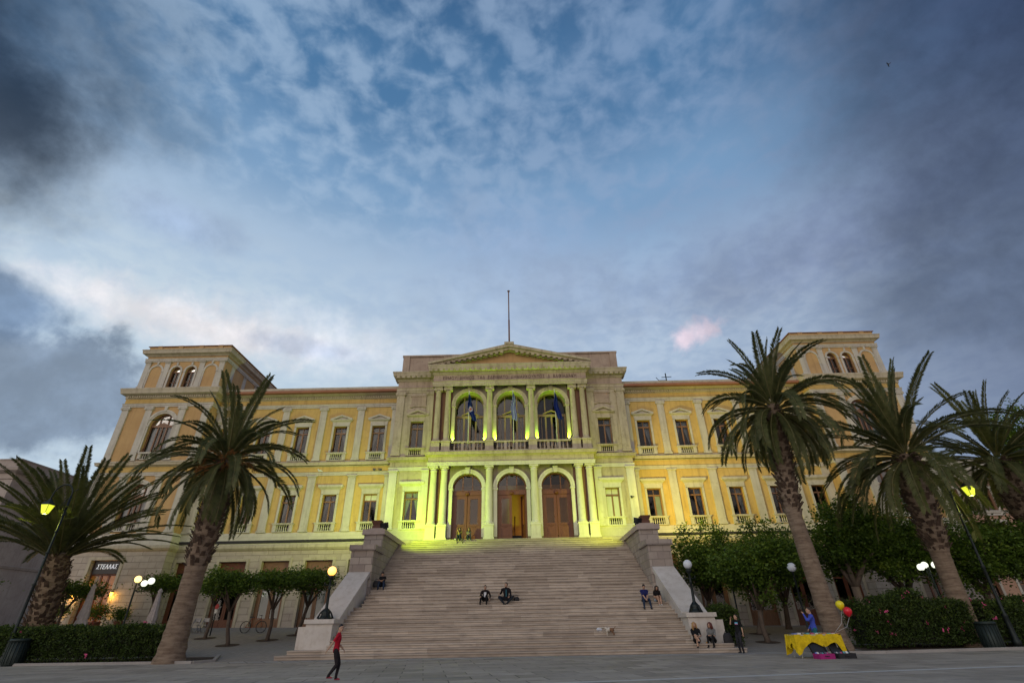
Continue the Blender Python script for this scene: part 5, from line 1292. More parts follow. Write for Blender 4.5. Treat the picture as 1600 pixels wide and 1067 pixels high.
def person(loc, yaw, H, label, shirt, legs, shoes, hair, pel=(0, 0, .93), lean=(0, 0), lf=((-.11, .0, .08), 0), rf=((.11, .0, .08), 0),
           lh=(-.24, .05, .82), rh=(.24, .05, .82), look=(0, 0), sleeve=.5, girl=False, hairlen=0, shorts=0, skirt=False, kneepole=(0, 1, .15), prints=None, group=None, jacket=None, curl=.5, hold=None, lkp=None, rkp=None):
    s = H/1.72; V = Vector; S_ = lambda p: V(p)*s
    u = V((lean[0], lean[1], 1)).normalized(); side = V((1, 0, 0)); side = (side-u*side.dot(u)).normalized(); fwd = u.cross(side)
    wS = .175 if girl else .195
    P0 = V(pel); chest = P0+u*.30; nb = P0+u*.50; head = nb+u*.165+fwd*.03
    shL, shR = P0+u*.465-side*wS, P0+u*.465+side*wS
    hpL, hpR = P0-side*.092-u*.01, P0+side*.092-u*.01
    aL, aR = V(lf[0]), V(rf[0]); hL, hR = V(lh), V(rh)
    kL, kR = ik(hpL, aL, .44, .42, lkp or kneepole), ik(hpR, aR, .44, .42, rkp or kneepole)
    eL, eR = ik(shL, hL, .29, .26, (-.4, -.5, -.8)), ik(shR, hR, .29, .26, (.4, -.5, -.8))
    # hand position is limited by the arm
    def reach(sh, h): d = h-sh; return sh+d.normalized()*min(d.length, .545)
    hL, hR = reach(shL, hL), reach(shR, hR)
    mb = MB(); seg = []
    wst, hip_, ch = (.118, .15, .148) if girl else (.135, .15, .170)
    ell_tube(mb, [(P0-u*.10, side*.11, fwd*.10), (P0-u*.03, side*hip_, fwd*.115), (P0+u*.10, side*(wst+.012), fwd*.10), (P0+u*.20, side*wst, fwd*.095), (P0+u*.33, side*ch, fwd*(.118 if not girl else .122)), (P0+u*.43, side*(ch*.95), fwd*.10), (P0+u*.48, side*.11, fwd*.075), (P0+u*.51, side*.06, fwd*.06)])
    mb.tube([shL, shL.lerp(shR, .5)+u*.01, shR], [.056, .07, .056], 8); mb.tube([nb-u*.04, nb+u*.09], [.056, .052], 8)
    mb.ball(head, (.076, .094, .115), 14, 10)
    yw, pt = look; hf = V((sin(yw), cos(yw), 0)); hf = (hf-u*hf.dot(u)).normalized(); hf = (hf*cos(pt)+u*sin(pt)).normalized(); hs = hf.cross(u).normalized(); hu = hs.cross(hf)
    mb.tube([head+hf*.06-hu*.055, head+hf*.085-hu*.075, head-hu*.085], [.05, .032, .04], 7)
    mb.tube([head+hf*.09+hu*.015, head+hf*.115-hu*.02], [.011, .018], 6)
    for q in (-1, 1): mb.ball(head+hs*.078*q-hf*.005-hu*.01, (.016, .022, .03), 8, 5)
    for sh, el, ha in ((shL, eL, hL), (shR, eR, hR)):
        k = 1.28 if jacket else 1.0
        mb.tube([sh, sh.lerp(el, .5), el], [.052*k, .045*k, .039*k], 8); mb.tube([el, el.lerp(ha, .35), ha], [.039*k, .038*k, .025*k], 8)
        seg.append((sh, sh.lerp(el, sleeve*2 if sleeve < .5 else 1), 'shirt'))
        if sleeve < .5: seg.append((sh.lerp(el, sleeve*2), el, 'skin'))
        seg.append((el, ha, 'shirt' if sleeve >= 1 else 'skin'))
        d = (ha-el).normalized(); mb.tube([ha-d*.01, ha+d*.04, ha+d*.08], [.026, .038, .030], 8, flat=.5); seg.append((ha, ha+d*.09, 'skin'))
    kk = 1.15 if not girl else 1.0
    for hp, kn, an, ft in ((hpL, kL, aL, lf[1]), (hpR, kR, aR, rf[1])):
        mb.tube([hp, hp.lerp(kn, .4), kn], [.088, .077*kk, .056*kk], 9); mb.tube([kn, kn.lerp(an, .3), an], [.056*kk, .055*kk, .040*kk], 9)
        seg.append((hp, hp.lerp(kn, shorts) if shorts else kn, 'legs'))
        if shorts: seg.append((hp.lerp(kn, shorts), kn, 'skin'))
        seg.append((kn, an, 'skin' if (shorts or skirt) else 'legs'))
        t = V((sin(ft), cos(ft), 0)); mb.tube([an-t*.05-V((0, 0, .035)), an+t*.05-V((0, 0, .035)), an+t*.15-V((0, 0, .048))], [.038, .042, .030], 8, flat=.8); seg.append((an-t*.06-V((0, 0, .04)), an+t*.17-V((0, 0, .05)), 'shoes'))
    if skirt:
        c = (kL+kR)*.5; mb.tube([P0-u*.03, P0.lerp(c, .5), P0.lerp(c, .92)], [.15, .145, .14], 10)
        seg.append((P0, P0.lerp(c, .92), 'shirt')); seg.append((P0.lerp(kL, .5), P0.lerp(kL, .86), 'shirt')); seg.append((P0.lerp(kR, .5), P0.lerp(kR, .86), 'shirt'))
    seg.append((P0+u*.05, P0+u*.44, 'shirt')); seg.append((shL, shR, 'shirt')); seg.append((P0-u*.12, P0-u*.02, 'legs' if not skirt else 'shirt')); seg.append((nb+u*.06, head+u*.1, 'skin'))
    tmp = mb.mesh('person', [SKIN]); o = bpy.data.objects.new('person', tmp); COL.objects.link(o)
    md = o.modifiers.new('r', 'REMESH'); md.mode = 'VOXEL'; md.voxel_size = .017; md.use_smooth_shade = True
    me = bpy.data.meshes.new_from_object(o.evaluated_get(bpy.context.evaluated_depsgraph_get())); bpy.data.objects.remove(o)
    mats = [SKIN, shirt, legs, shoes, DARKEYE, LIPS]; idx = {'skin': 0, 'shirt': 1, 'legs': 2, 'shoes': 3}
    W_ = {'shirt': 0, 'legs': 0, 'skin': 0, 'shoes': .01}
    fin = MB(); fin.v = [tuple(v.co) for v in me.vertices]
    tr = [(a, (b-a), max(1e-6, (b-a).length_squared), k) for a, b, k in seg]
    rad = {'shirt': .06, 'legs': .055, 'skin': .03, 'shoes': .035}
    for p in me.polygons:
        c = p.center; best = 9; bk = 'skin'
        for a, ab, l2, k in tr:
            f = max(0, min(1, (c-a).dot(ab)/l2)); d = (c-a-ab*f).length-rad[k]
            if k == 'shirt' and l2 > .1 and abs(ab.normalized().dot(u)) > .9: d -= .06
            if d < best: best = d; bk = k
        hd = (c-head).dot(u)
        if hd > -.125 and (c-head).length < .2: bk = 'skin'
        fin.face(list(p.vertices), idx[bk], True)
    # fingers, eyes, mouth
    for sgn, el, ha in ((-1, eL, hL), (1, eR, hR)):
        d = (ha-el).normalized(); acr = d.cross(V((0, 0, 1)));
        if acr.length < .1: acr = V((0, 1, 0))
        acr.normalize(); pal = d.cross(acr).normalized()
        if pal.z > 0: pal = -pal
        for i, ln in enumerate((.062, .072, .067, .052)):
            b0 = ha+d*.075+acr*(.027-.018*i); b1 = b0+(d*cos(curl*.6)+pal*sin(curl*.6))*ln*.55; b2 = b1+(d*cos(curl*1.6)+pal*sin(curl*1.6))*ln*.5
            fin.tube([b0, b1, b2], [.0095, .0088, .007], 6, 0)
        b0 = ha+d*.03+acr*.03; b1 = b0+(acr*.75+d*.6+pal*.2).normalized()*.035; fin.tube([b0, b1, b1+(d*.85+acr*.2+pal*.3).normalized()*.03], [.012, .010, .008], 6, 0)
    for q in (-1, 1):
        fin.ball(head+hs*.031*q+hf*.083+hu*.012, (.012, .012, .008), 8, 5, 4); a = head+hs*.031*q+hf*.09+hu*.032
        fin.tube([a-hs*.016, a+hs*.016], .004, 5, 4)
    fin.tube([head+hf*.094-hu*.052-hs*.02, head+hf*.101-hu*.052, head+hf*.094-hu*.052+hs*.02], .0065, 5, 5)
    bpy.data.meshes.remove(me)
    for i in range(len(fin.v)): fin.v[i] = tuple(Vector(fin.v[i])*s)
    body = fin.build('person', mats, None, loc, yaw); tag(body, label, 'person', group)
    # hair
    h = MB(); n = 16; k = 9; b0 = 0
    for j in range(k+1):
        th = pi*.60*j/k
        for i in range(n):
            a = 2*pi*i/n; dr = hs*(sin(th)*cos(a)*.086)+hf*(sin(th)*sin(a)*.104)+hu*(cos(th)*.124)
            front = sin(th)*sin(a)
            lift = max(0, front)*max(0, th/(pi*.6)-.28)*.13
            h.v.append(tuple(head-hf*.012+hu*.006+dr*(1+.04*sin(a*5+j))+hu*lift-hf*lift*.55))
    for j in range(k):
        for i in range(n): i2 = (i+1) % n; h.face([j*n+i, (j+1)*n+i, (j+1)*n+i2, j*n+i2], 0, True)
    if hairlen:
        for q in range(11):
            a = -.35+(pi+.7)*q/10; d0 = hs*(cos(a)*.083)-hf*(sin(a)*.09)
            p = head+d0+hu*.02; w = hairlen*(1 if .2 < a < pi-.2 else .8)
            h.tube([p+hu*.05, p-u*w*.35+d0*.15, p-u*w*.7+d0*.18-fwd*.01, p-u*w+d0*.05], [.03, .036, .032, .012], 6)
    for i in range(len(h.v)): h.v[i] = tuple(Vector(h.v[i])*s)
    hm = h.mesh('hair', [hair]); ho = bpy.data.objects.new('hair', hm); COL.objects.link(ho); ho.parent = body
    if prints:
        for nm, off, sz, mt in prints:
            pm = MB(); c = P0+u*off[1]+side*off[0]+fwd*off[2]
            pm.poly([c-side*sz[0]-u*sz[1], c+side*sz[0]-u*sz[1], c+side*sz[0]+u*sz[1], c-side*sz[0]+u*sz[1]])
            for i in range(len(pm.v)): pm.v[i] = tuple(Vector(pm.v[i])*s)
            po = bpy.data.objects.new(nm, pm.mesh(nm, [mt])); COL.objects.link(po); po.parent = body
    if hold:
        for nm, which, sz, mt, lab, cat in hold:
            pass
    return body
BLACKC, DENIM, NAVY, REDC, GREYC, DGREY = cloth('black', (.012, .012, .014)), cloth('denim', (.022, .034, .065)), cloth('navy', (.018, .022, .10)), cloth('red', (.40, .012, .03)), cloth('grey', (.16, .16, .16)), cloth('charcoal', (.025, .025, .03))
WHITEC, TEAL, BLUEC, OCHRE = cloth('white', (.62, .62, .66)), cloth('teal', (.03, .10, .13)), cloth('blue', (.06, .09, .46)), cloth('mustard', (.13, .11, .035))
SHOEB, SHOER, SHOEW = m_plain('black_shoe', (.014, .014, .016), .5), m_plain('red_shoe', (.30, .03, .05), .6), m_plain('pale_shoe', (.5, .48, .45), .6)
def stepz(n): return n*SH
def stepy(n): return SB+(n-1)*ST
# boy walking to the right across the square
person((-4.47, 15.68, 0), -pi/2+.25, 1.30, 'boy in a red t-shirt and dark trousers walking across the square', REDC, cloth('dark_trousers', (.022, .018, .02)), SHOER, HAIRB,
       pel=(0, 0, .92), lean=(0, .05), lf=((-.08, .10, .08), 0), rf=((.08, -.16, .14), .0), lh=(-.30, .22, .92), rh=(.30, -.36, .80), look=(.85, -.05), sleeve=.34,
       prints=[('shirt_print', (.04, .28, .128), (.02, .07), WHITEC), ('shirt_print', (-.02, .17, .118), (.06, .02), WHITEC)])
# standing youth in black at the right foot of the stair
person((10.08, 25.45, 0), pi/2+.6, 1.48, 'youth in a black t-shirt and dark jeans standing with a hand raised to the face', BLACKC, DGREY, SHOEB, HAIRB,
       pel=(0, 0, .93), lean=(-.03, -.05), lf=((-.10, 0, .08), -.3), rf=((.11, -.04, .08), .3), lh=(-.28, .02, .84), rh=(.10, .26, 1.50), look=(.1, .0), sleeve=.36,
       prints=[('shirt_print', (-.06, .38, .128), (.085, .045), m_plain('print_blue', (.12, .45, .62), .7)), ('shirt_print', (-.06, .35, .130), (.075, .018), m_plain('print_pink', (.62, .22, .38), .7))])
GS = 'people sitting on the stair'
def seat(n, yo=.0): return stepy(n)+.16+yo
# two women at the right foot
person((8.55, 26.55, .18), pi+.0-.35, 1.66, 'blonde woman in a black dress with crossed legs at the right stair pedestal', BLACKC, BLACKC, SHOEB, HAIRBL,
       pel=(0, 0, .29), lean=(.02, .08), lf=((-.02, .44, .09), .1), rf=((-.14, .56, .30), .5), lh=(-.16, .42, .48), rh=(.0, .36, .52), look=(-.5, -.1), sleeve=.36, girl=True, hairlen=.30, skirt=True, shorts=.0, rkp=(.1, .6, 1), kneepole=(0, .5, 1))
person((9.30, 26.57, .18), pi-1.0+.35, 1.64, 'auburn haired woman in a grey top and black trousers beside the blonde woman', GREYC, BLACKC, SHOEB, HAIRR,
       pel=(0, 0, .29), lean=(.0, .16), lf=((-.14, .44, .09), 0), rf=((.12, .44, .09), 0), lh=(-.06, .44, .52), rh=(.02, .42, .52), look=(.55, -.05), sleeve=.4, girl=True, hairlen=.24, kneepole=(0, .5, 1))
# couple near the right parapet
person((7.12, seat(12), stepz(10)), pi, 1.70, 'man in a navy polo shirt sitting with clasped hands', NAVY, DENIM, SHOEB, HAIRB,
       pel=(0, 0, .46), lean=(0, .22), lf=((-.20, .50, .09), -.15), rf=((.17, .50, .09), .15), lh=(-.03, .46, .50), rh=(.03, .46, .51), look=(0, -.45), sleeve=.42, kneepole=(0, .5, 1), group=GS)
person((7.78, seat(12)+.02, stepz(11)-.02), pi+.1, 1.60, 'long haired woman with bare legs beside the navy shirted man', BLACKC, cloth('pale_skirt', (.35, .42, .52)), SHOEW, HAIRD,
       pel=(0, 0, .30), lean=(0, .25), lf=((-.07, .46, .09), .0), rf=((.05, .46, .09), .1), lh=(-.06, .40, .52), rh=(.06, .40, .50), look=(.1, -.35), sleeve=.3, girl=True, hairlen=.34, shorts=.35, kneepole=(0, .5, 1), group=GS)
# pair in the middle of the stair
person((-1.38, seat(13), stepz(12)), pi, 1.56, 'boy in a dark jacket over a white shirt with knees drawn up', cloth('dark_jacket', (.020, .015, .016)), BLACKC, SHOEB, HAIRB,
       pel=(0, 0, .29), lean=(0, .06), lf=((-.10, .36, .09), .1), rf=((.28, .36, .09), -.2), lh=(-.28, .16, .36), rh=(.26, .34, .46), look=(.1, -.15), sleeve=1.0, jacket=True, kneepole=(0, .4, 1), group=GS,
       prints=[('shirt_front', (0, .29, .128), (.07, .13), WHITEC)])
person((-.25, seat(13), stepz(12)), pi, 1.74, 'man in a dark jacket over a teal shirt sitting cross legged', cloth('black_jacket', (.014, .012, .015)), cloth('dark_jeans', (.018, .022, .03)), SHOEB, HAIRB,
       pel=(0, 0, .30), lean=(0, .04), lf=((-.08, .34, .10), .6), rf=((.10, .40, .07), -.6), lh=(-.18, .30, .40), rh=(.34, .06, .52), look=(.65, .0), sleeve=1.0, jacket=True, lkp=(-.8, .4, .5), rkp=(.8, .4, .5), group=GS,
       prints=[('shirt_front', (-.01, .27, .128), (.035, .17), TEAL)])
# man by the left pier
person((-7.45, seat(18), stepz(17)-.02), pi, 1.62, 'man in a black t-shirt leaning on his knees by the left pier', BLACKC, DENIM, SHOEB, HAIRB,
       pel=(0, 0, .30), lean=(0, .28), lf=((-.17, .42, .09), -.1), rf=((.17, .42, .09), .1), lh=(.10, .44, .56), rh=(-.10, .42, .58), look=(0, -.5), sleeve=.38, kneepole=(0, .4, 1), group=GS)
# two women at the top
person((-3.78, seat(37), stepz(36)), pi-.2, 1.62, 'dark haired woman in a mustard top at the top of the stair, hand to chin', OCHRE, DENIM, SHOEB, HAIRB,
       pel=(0, 0, .28), lean=(0, .16), lf=((-.10, .40, .09), 0), rf=((.10, .42, .09), 0), lh=(.06, .30, .78), rh=(.10, .34, .52), look=(-.5, -.2), sleeve=.35, girl=True, hairlen=.28, kneepole=(0, .4, 1), group=GS)
person((-3.15, seat(37), stepz(36)), pi+.15, 1.62, 'woman with dark hair and bare arms in a pale top and jeans beside the bag', cloth('pale_top', (.17, .16, .12)), DENIM, SHOEW, HAIRB,
       pel=(0, 0, .28), lean=(0, .2), lf=((-.12, .42, .09), 0), rf=((.08, .40, .09), 0), lh=(.22, .30, .40), rh=(-.12, .34, .44), look=(.35, -.25), sleeve=.15, girl=True, hairlen=.30, kneepole=(0, .4, 1), group=GS)
# stall keeper
person((12.25, 23.1, 0), pi/2-.2, 1.66, 'person in a blue jacket standing behind the yellow bookstall', BLUEC, cloth('teal_trousers', (.02, .12, .14)), SHOEB, HAIRD,
       lh=(-.10, .28, 1.45), rh=(.22, .12, .95), look=(-.1, 0), sleeve=1.0, jacket=True, girl=True)
# ------------------------------------------------------------------ bags and small things on the steps
M_BAGK, M_BAGB = m_plain('black_bag', (.015, .014, .016), .7), m_plain('tan_bag', (.30, .11, .02), .6)
def bag(loc, w, d, h, mt, label, strap=True):
    e = empty('bag', loc, label, 'bag', 'bags left on the steps'); m = MB(); x, y, z = loc
    ell = [(w*.5, d*.5, 0), (w*.52, d*.55, h*.3), (w*.46, d*.45, h*.75), (w*.30, d*.25, h)]
    ell_tube(m, [(Vector((x, y, z+q[2])), (q[0], 0, 0), (0, q[1], 0)) for q in ell]); m.build('body', [mt], e)
    if strap: t = MB(); t.tube([(x+w*.3*cos(a)*1.0, y, z+h*.85+.14*sin(a)) for a in [pi*i/8 for i in range(9)]], .012, 5); t.build('strap', [mt], e)
bag((-7.78+.0, seat(18)-.18, stepz(18)), .36, .22, .34, M_BAGK, 'black backpack beside the man by the left pier')
bag((-2.80, seat(37)-.1, stepz(37)), .26, .18, .24, M_BAGB, 'tan handbag beside the seated woman at the top of the stair')
bag((.30, seat(13)-.05, stepz(13)), .30, .20, .20, M_BAGK, 'black bag beside the cross legged man')
bag((9.95, 26.5, .36), .42, .30, .40, M_BAGK, 'dark rucksack by the right foot pedestal')
m = MB()
x, y, z = -3.72, stepy(36)-.05, stepz(35)
e = empty('folding_stool', (x, y, z), 'small black folding stool in front of the women at the top', 'stool')
for q in (-1, 1):
    m.tube([(x+q*.2, y-.15, z-.18*0), (x+q*.17, y+.1, z+.34)], .018, 5); m.tube([(x+q*.2, y+.15, z), (x+q*.17, y-.1, z+.34)], .018, 5)
m.build('legs', [M_BLK], e); m = MB(); m.box(x-.21, x+.21, y-.14, y+.14, z+.33, z+.37); m.build('seat', [M_BAGK], e)
def crumple(loc, r, label, mt, seed):
    rnd = random.Random(seed); m = MB(); m.ball((0, 0, r*.5), (r, r*.8, r*.55), 9, 6); m.v = [tuple(Vector(v)*rnd.uniform(.75, 1.15)) for v in m.v]
    m.sm = [False]*len(m.sm); tag(m.build('paper', [mt], None, loc), label, 'litter')
crumple((4.25, stepy(5)+.1, stepz(5)), .13, 'crumpled white paper lying on a lower step', WHITEC, 3)
crumple((8.95+.0, stepy(2)+.15, stepz(2)), .06, 'small orange scrap on the step below the blonde woman', m_plain('orange_scrap', (.45, .20, .03), .7), 4)
crumple((8.1, seat(12), stepz(12)), .09, 'pale paper beside the long haired woman', m_plain('pale_paper', (.5, .42, .32), .7), 5)
crumple((-4.12, stepy(37)+.1, stepz(37)), .08, 'pale cup beside the women at the top', m_plain('pale_cup', (.5, .6, .5), .6), 6)
# small dog
def dog():
    x0, y0, z0 = 4.72, stepy(4)+.17, stepz(4); m = MB()
    m.tube([(-.16, 0, .24), (-.05, 0, .25), (.08, 0, .24), (.17, 0, .26)], [.06, .085, .075, .06], 10); m.tube([(-.16, 0, .26), (-.25, -.03, .33)], [.055, .05], 8); m.ball((-.28, -.05, .35), (.065, .06, .06)); m.tube([(-.31, -.08, .34), (-.36, -.14, .32)], [.035, .022], 7)
    for q in (-1, 1): m.tube([(-.27, -.03+q*.045, .39), (-.25, -.01+q*.06, .36)], [.012, .024], 5)
    for lx, ly, hind in ((-.15, -.045, 0), (-.15, .045, 0), (.15, -.05, 1), (.15, .05, 1)):
        if hind: m.tube([(lx, ly, .24), (lx-.05, ly, .15), (lx+.03, ly, .08), (lx+.01, ly, .01)], [.05, .035, .02, .022], 7)
        else: m.tube([(lx, ly, .22), (lx+.01, ly, .11), (lx, ly, .01)], [.034, .022, .022], 7)
    m.tube([(.18, 0, .28), (.25, .01, .33), (.27, .02, .40)], [.025, .018, .01], 6)
    me0 = m.mesh('dog', [SKIN]); o = bpy.data.objects.new('dog', me0); COL.objects.link(o); md = o.modifiers.new('r', 'REMESH'); md.mode = 'VOXEL'; md.voxel_size = .011; md.use_smooth_shade = True
    me = bpy.data.meshes.new_from_object(o.evaluated_get(bpy.context.evaluated_depsgraph_get())); bpy.data.objects.remove(o)
    me.materials.clear(); me.materials.append(m_plain('dog_white', (.52, .47, .40), .9)); me.materials.append(m_plain('dog_brown', (.19, .10, .055), .9))
    for p in me.polygons: p.material_index = 1 if p.center.x > .0 or (p.center.z > .37) else 0; p.use_smooth = True
    d = inst('dog', me, None, (x0, y0, z0), -.5); tag(d, 'small white and brown dog standing on a lower step', 'dog')
dog()
# ------------------------------------------------------------------ bookstall
TX, TY = 11.38, 21.65
ST_ = empty('stall_table', (TX, TY, 0), 'folding table under a yellow cloth, books laid out on top', 'table')
def stall():
    hx, hy, h = .86, .36, .74
    m = MB(); m.box(TX-hx, TX+hx, TY-hy, TY+hy, h-.03, h); m.build('table_top', [m_plain('table_board', (.4, .38, .35), .6)], ST_)
    ml = m_plain('white_table_leg', (.5, .5, .48), .4)
    for a in (-1, 1):
        for b in (-1, 1): q = MB(); q.tube([(TX+a*hx*.82, TY+b*hy*.8, 0), (TX+a*hx*.72, TY+b*hy*.7, h-.03)], .018, 6); q.build('leg', [ml], ST_)
    MY = cloth('yellow', (.62, .44, .012)); c = MB(); n = 60; per = []
    for i in range(n):
        t = i/n*4; k = int(t); f = t-k
        x, y = ((-hx+2*hx*f, -hy), (hx, -hy+2*hy*f), (hx-2*hx*f, hy), (-hx, hy-2*hy*f))[k]
        nx, ny = ((0, -1), (1, 0), (0, 1), (-1, 0))[k]; per.append((x, y, nx, ny, k, f))
    rows = []
    for j in range(7):
        r = []
        for i, (x, y, nx, ny, k, f) in enumerate(per):
            drop = .38+.10*sin(i*.9)
            corner = max(0, 1-min(abs(f), abs(1-f))*7); drop += .26*corner
            if k == 0: drop *= .80+.22*abs(f-.5)*2
            u = j/6; w = (.02+.035*sin(i*1.7)+.05*corner)*u; r.append((TX+x+nx*w, TY+y+ny*w, h+.006-drop*u))
        rows.append(r)
    for j in range(6):
        for i in range(n): k = (i+1) % n; c.poly([rows[j][i], rows[j][k], rows[j+1][k], rows[j+1][i]], 0, True)
    c.poly([(TX-hx, TY-hy, h+.006), (TX+hx, TY-hy, h+.006), (TX+hx, TY+hy, h+.006), (TX-hx, TY+hy, h+.006)])
    o = c.build('tablecloth', [MY], None, (0, 0, 0)); tag(o, 'bright yellow cloth draped over the bookstall table', 'tablecloth')
    rnd = random.Random(5); cols = [(.5, .5, .5), (.1, .3, .35), (.35, .2, .15), (.08, .09, .12), (.55, .5, .4), (.15, .2, .5), (.4, .08, .2), (.1, .35, .3), (.6, .6, .62)]
    bm = [m_plain('book_cover', q, .5, 0, .3, 30) for q in cols]; k = 0
    words = ['leftmost', 'second', 'third', 'fourth', 'fifth', 'sixth', 'seventh', 'eighth', 'ninth', 'tenth', 'eleventh']
    for row in range(2):
        for i in range(11):
            x = TX-hx+.10+i*.155; y = TY-hy+.14+row*.30; b = MB(); t = rnd.uniform(.02, .05); b.box(-.06, .06, -.09, .09, 0, t)
            b.box(-.055, .062, -.085, .085, t*.2, t*.8); mt = rnd.choice(bm)
            o = b.build('book', [mt], None, (x, y, h+.007), rnd.uniform(-.15, .15)); tag(o, '%s book from the left in the %s row on the yellow cloth' % (words[i], ('front', 'back')[row]), 'book', 'books on the stall table')
    return bm
BOOKM = stall()
def suitcase(loc, yaw, w, col, label, nb, seed):
    rnd = random.Random(seed); e = empty('suitcase', loc, label, 'suitcase', 'open suitcases under the stall'); e.rotation_euler = (0, 0, yaw); MC = m_plain('case_fabric', col, .7)
    def sub(mb, nm, mt): o = mb.build(nm, mt); o.parent = e; o.location = (0, 0, 0); return o
    b = MB(); b.box(-w, w, -.20, .20, 0, .02); b.box(-w, w, -.21, -.19, 0, .16); b.box(-w, w, .19, .21, 0, .16); b.box(-w-.01, -w+.01, -.21, .21, 0, .16); b.box(w-.01, w+.01, -.21, .21, 0, .16); sub(b, 'tray', [MC])
    l = MB(); l.prismx([(.20, .14), (.44, .52), (.47, .51), (.23, .13)], -w, w); l.prismx([(.14, .16), (.38, .54), (.44, .52), (.20, .14)], -w, -w+.02); l.prismx([(.14, .16), (.38, .54), (.44, .52), (.20, .14)], w-.02, w); sub(l, 'lid', [M_BLK])
    hd = MB(); hd.tube([(-.08, -.215, .09), (-.06, -.24, .09), (.06, -.24, .09), (.08, -.215, .09)], .012, 6); sub(hd, 'handle', [M_BLK])
    for i in range(nb):
        x = -w+.06+(2*w-.12)*i/(nb-1); g = MB(); g.box(-.035, .035, -.01, .01, 0, .20); g.box(-.03, .033, -.007, .012, .01, .195)
        o = g.build('book', [rnd.choice(BOOKM)], None, (loc[0]+x*cos(yaw), loc[1]+x*sin(yaw)+.02, loc[2]+.03), yaw+rnd.uniform(-.2, .2)); o.rotation_euler = (rnd.uniform(-.75, -.45), 0, yaw+rnd.uniform(-.2, .2))
        tag(o, 'paperback %s from the left, propped in the %s suitcase' % (('first', 'second', 'third', 'fourth', 'fifth', 'sixth', 'seventh')[i], 'magenta' if col[0] > .1 else 'black'), 'book', 'books in the suitcases')
suitcase((11.25, 20.95, 0), .04, .27, (.30, .01, .14), 'magenta suitcase lying open with books below the stall', 6, 7)
suitcase((12.02, 21.05, 0), .0, .30, (.016, .016, .02), 'black suitcase lying open with books at the right end of the stall', 7, 8)
def balloon(loc, r, col, label, knot):
    e = empty('balloon', loc, label, 'balloon', 'balloons tied to the stall'); m = MB(); x, y, z = loc; m.lathe([(.01, -r*1.28), (.03, -r*1.18), (r*.5, -r*.9), (r*.85, -r*.5), (r, 0), (r*.92, r*.42), (r*.62, r*.82), (.0, r*1.02)], loc, 18); t = NT('balloon_rubber'); m.build('skin', [t.done(col, .25, None, 0, .5)], e)
    s = MB(); s.tube([(x, y, z-r*1.25), ((x+knot[0])/2+.08, y, (z+knot[2])/2-.15), knot], .006, 4); s.build('string', [m_plain('string', (.5, .5, .5), .8)], e)
balloon((12.66, 21.5, 1.68), .15, (.75, .62, .01), 'round yellow balloon, upper of the two above the stall', (12.2, 21.6, .76)); balloon((12.76, 21.3, 1.46), .15, (.62, .01, .025), 'round red balloon, lower of the two above the stall', (12.2, 21.6, .76))

# ------------------------------------------------------------------ cafe side: parasols, tables, chairs, pots, bicycle, sign post
M_CANVAS = m_plain('parasol_canvas', (.46, .41, .42), .9, 0, .15, 8)
def parasol(x, y, h, label):
    z = gz(x, y); e = empty('closed_parasol', (x, y, z), label, 'parasol', 'closed cafe parasols'); p = MB(); p.tube([(x, y, z), (x, y, z+h)], .03, 8); p.box(x-.3, x+.3, y-.3, y+.3, z, z+.07); p.build('pole', [m_plain('parasol_pole', (.4, .4, .4), .5)], e)
    m = MB(); n = 24; prof = [(.05, h-.02), (.13, h-.18), (.10, h-.24), (.12, h-.5), (.17, h-1.2), (.24, h-1.75), (.20, h-1.85), (.26, h-2.05), (.30, h-2.3)]; b = len(m.v)
    for r, zz in prof:
        for i in range(n): a = 2*pi*i/n; q = r*(1+.28*cos(a*8)*(r > .1)); m.v.append((x+q*cos(a), y+q*sin(a), z+zz))
    for j in range(len(prof)-1):
        for i in range(n): k = (i+1) % n; m.face([j*n+i, j*n+k, (j+1)*n+k, (j+1)*n+i], 0, True)
    m.build('canvas', [M_CANVAS], e)
parasol(-25.3, 33.0, 3.05, 'closed pale parasol in front of the cafe door'); parasol(-22.6, 35.2, 2.7, 'closed pale parasol behind the small tree near the big left palm')
M_TTOP = m_plain('white_table_top', (.60, .60, .58), .5); M_WICK = m_plain('dark_wicker', (.035, .03, .03), .8, 0, .4, 30)
cafe_t = None
LT = ['far left cafe table with a pale top, near the edge', 'cafe table with a pale top behind the squat palm trunk', 'cafe table with a pale top below the closed parasol', 'cafe table with a pale top beside the triple globe lamp', 'cafe table with a pale top nearest the big left palm']
for i, x in enumerate((-30.5, -28.2, -26.0, -24.2, -21.9)):
    y = 32.2+.3*(i % 2); z = gz(x, y); e = empty('cafe_table', (x, y, z), LT[i], 'table', 'cafe tables behind the hedge')
    m = MB(); m.box(x-.65, x+.65, y-.4, y+.4, z+.72, z+.76); m.build('table_top', [M_TTOP], e); m = MB(); m.tube([(x, y, z+.02), (x, y, z+.72)], .04, 8); m.lathe([(.26, 0), (.26, .03), (.05, .06)], (x, y, z), 12); m.build('pedestal', [M_BLK], e)
    for q in (-1, 1):
        cx_, cy_ = x+q*1.0, y+.1; side = 'left' if q < 0 else 'right'; c = empty('wicker_chair', (cx_, cy_, z), 'dark wicker chair on the %s of the %s' % (side, LT[i].replace('cafe table with a pale top', 'cafe table').replace(' with a pale top', '')), 'chair', 'wicker chairs at the cafe tables')
        m = MB(); m.box(cx_-.28, cx_+.28, cy_-.28, cy_+.28, z+.38, z+.46); m.build('seat', [M_WICK], c); m = MB(); m.box(cx_+q*.22, cx_+q*.28, cy_-.28, cy_+.28, z+.46, z+.88); m.build('backrest', [M_WICK], c)
        for a in (-1, 1):
            for b in (-1, 1): m = MB(); m.tube([(cx_+a*.24, cy_+b*.24, z), (cx_+a*.24, cy_+b*.24, z+.38)], .02, 5); m.build('leg', [M_WICK], c)
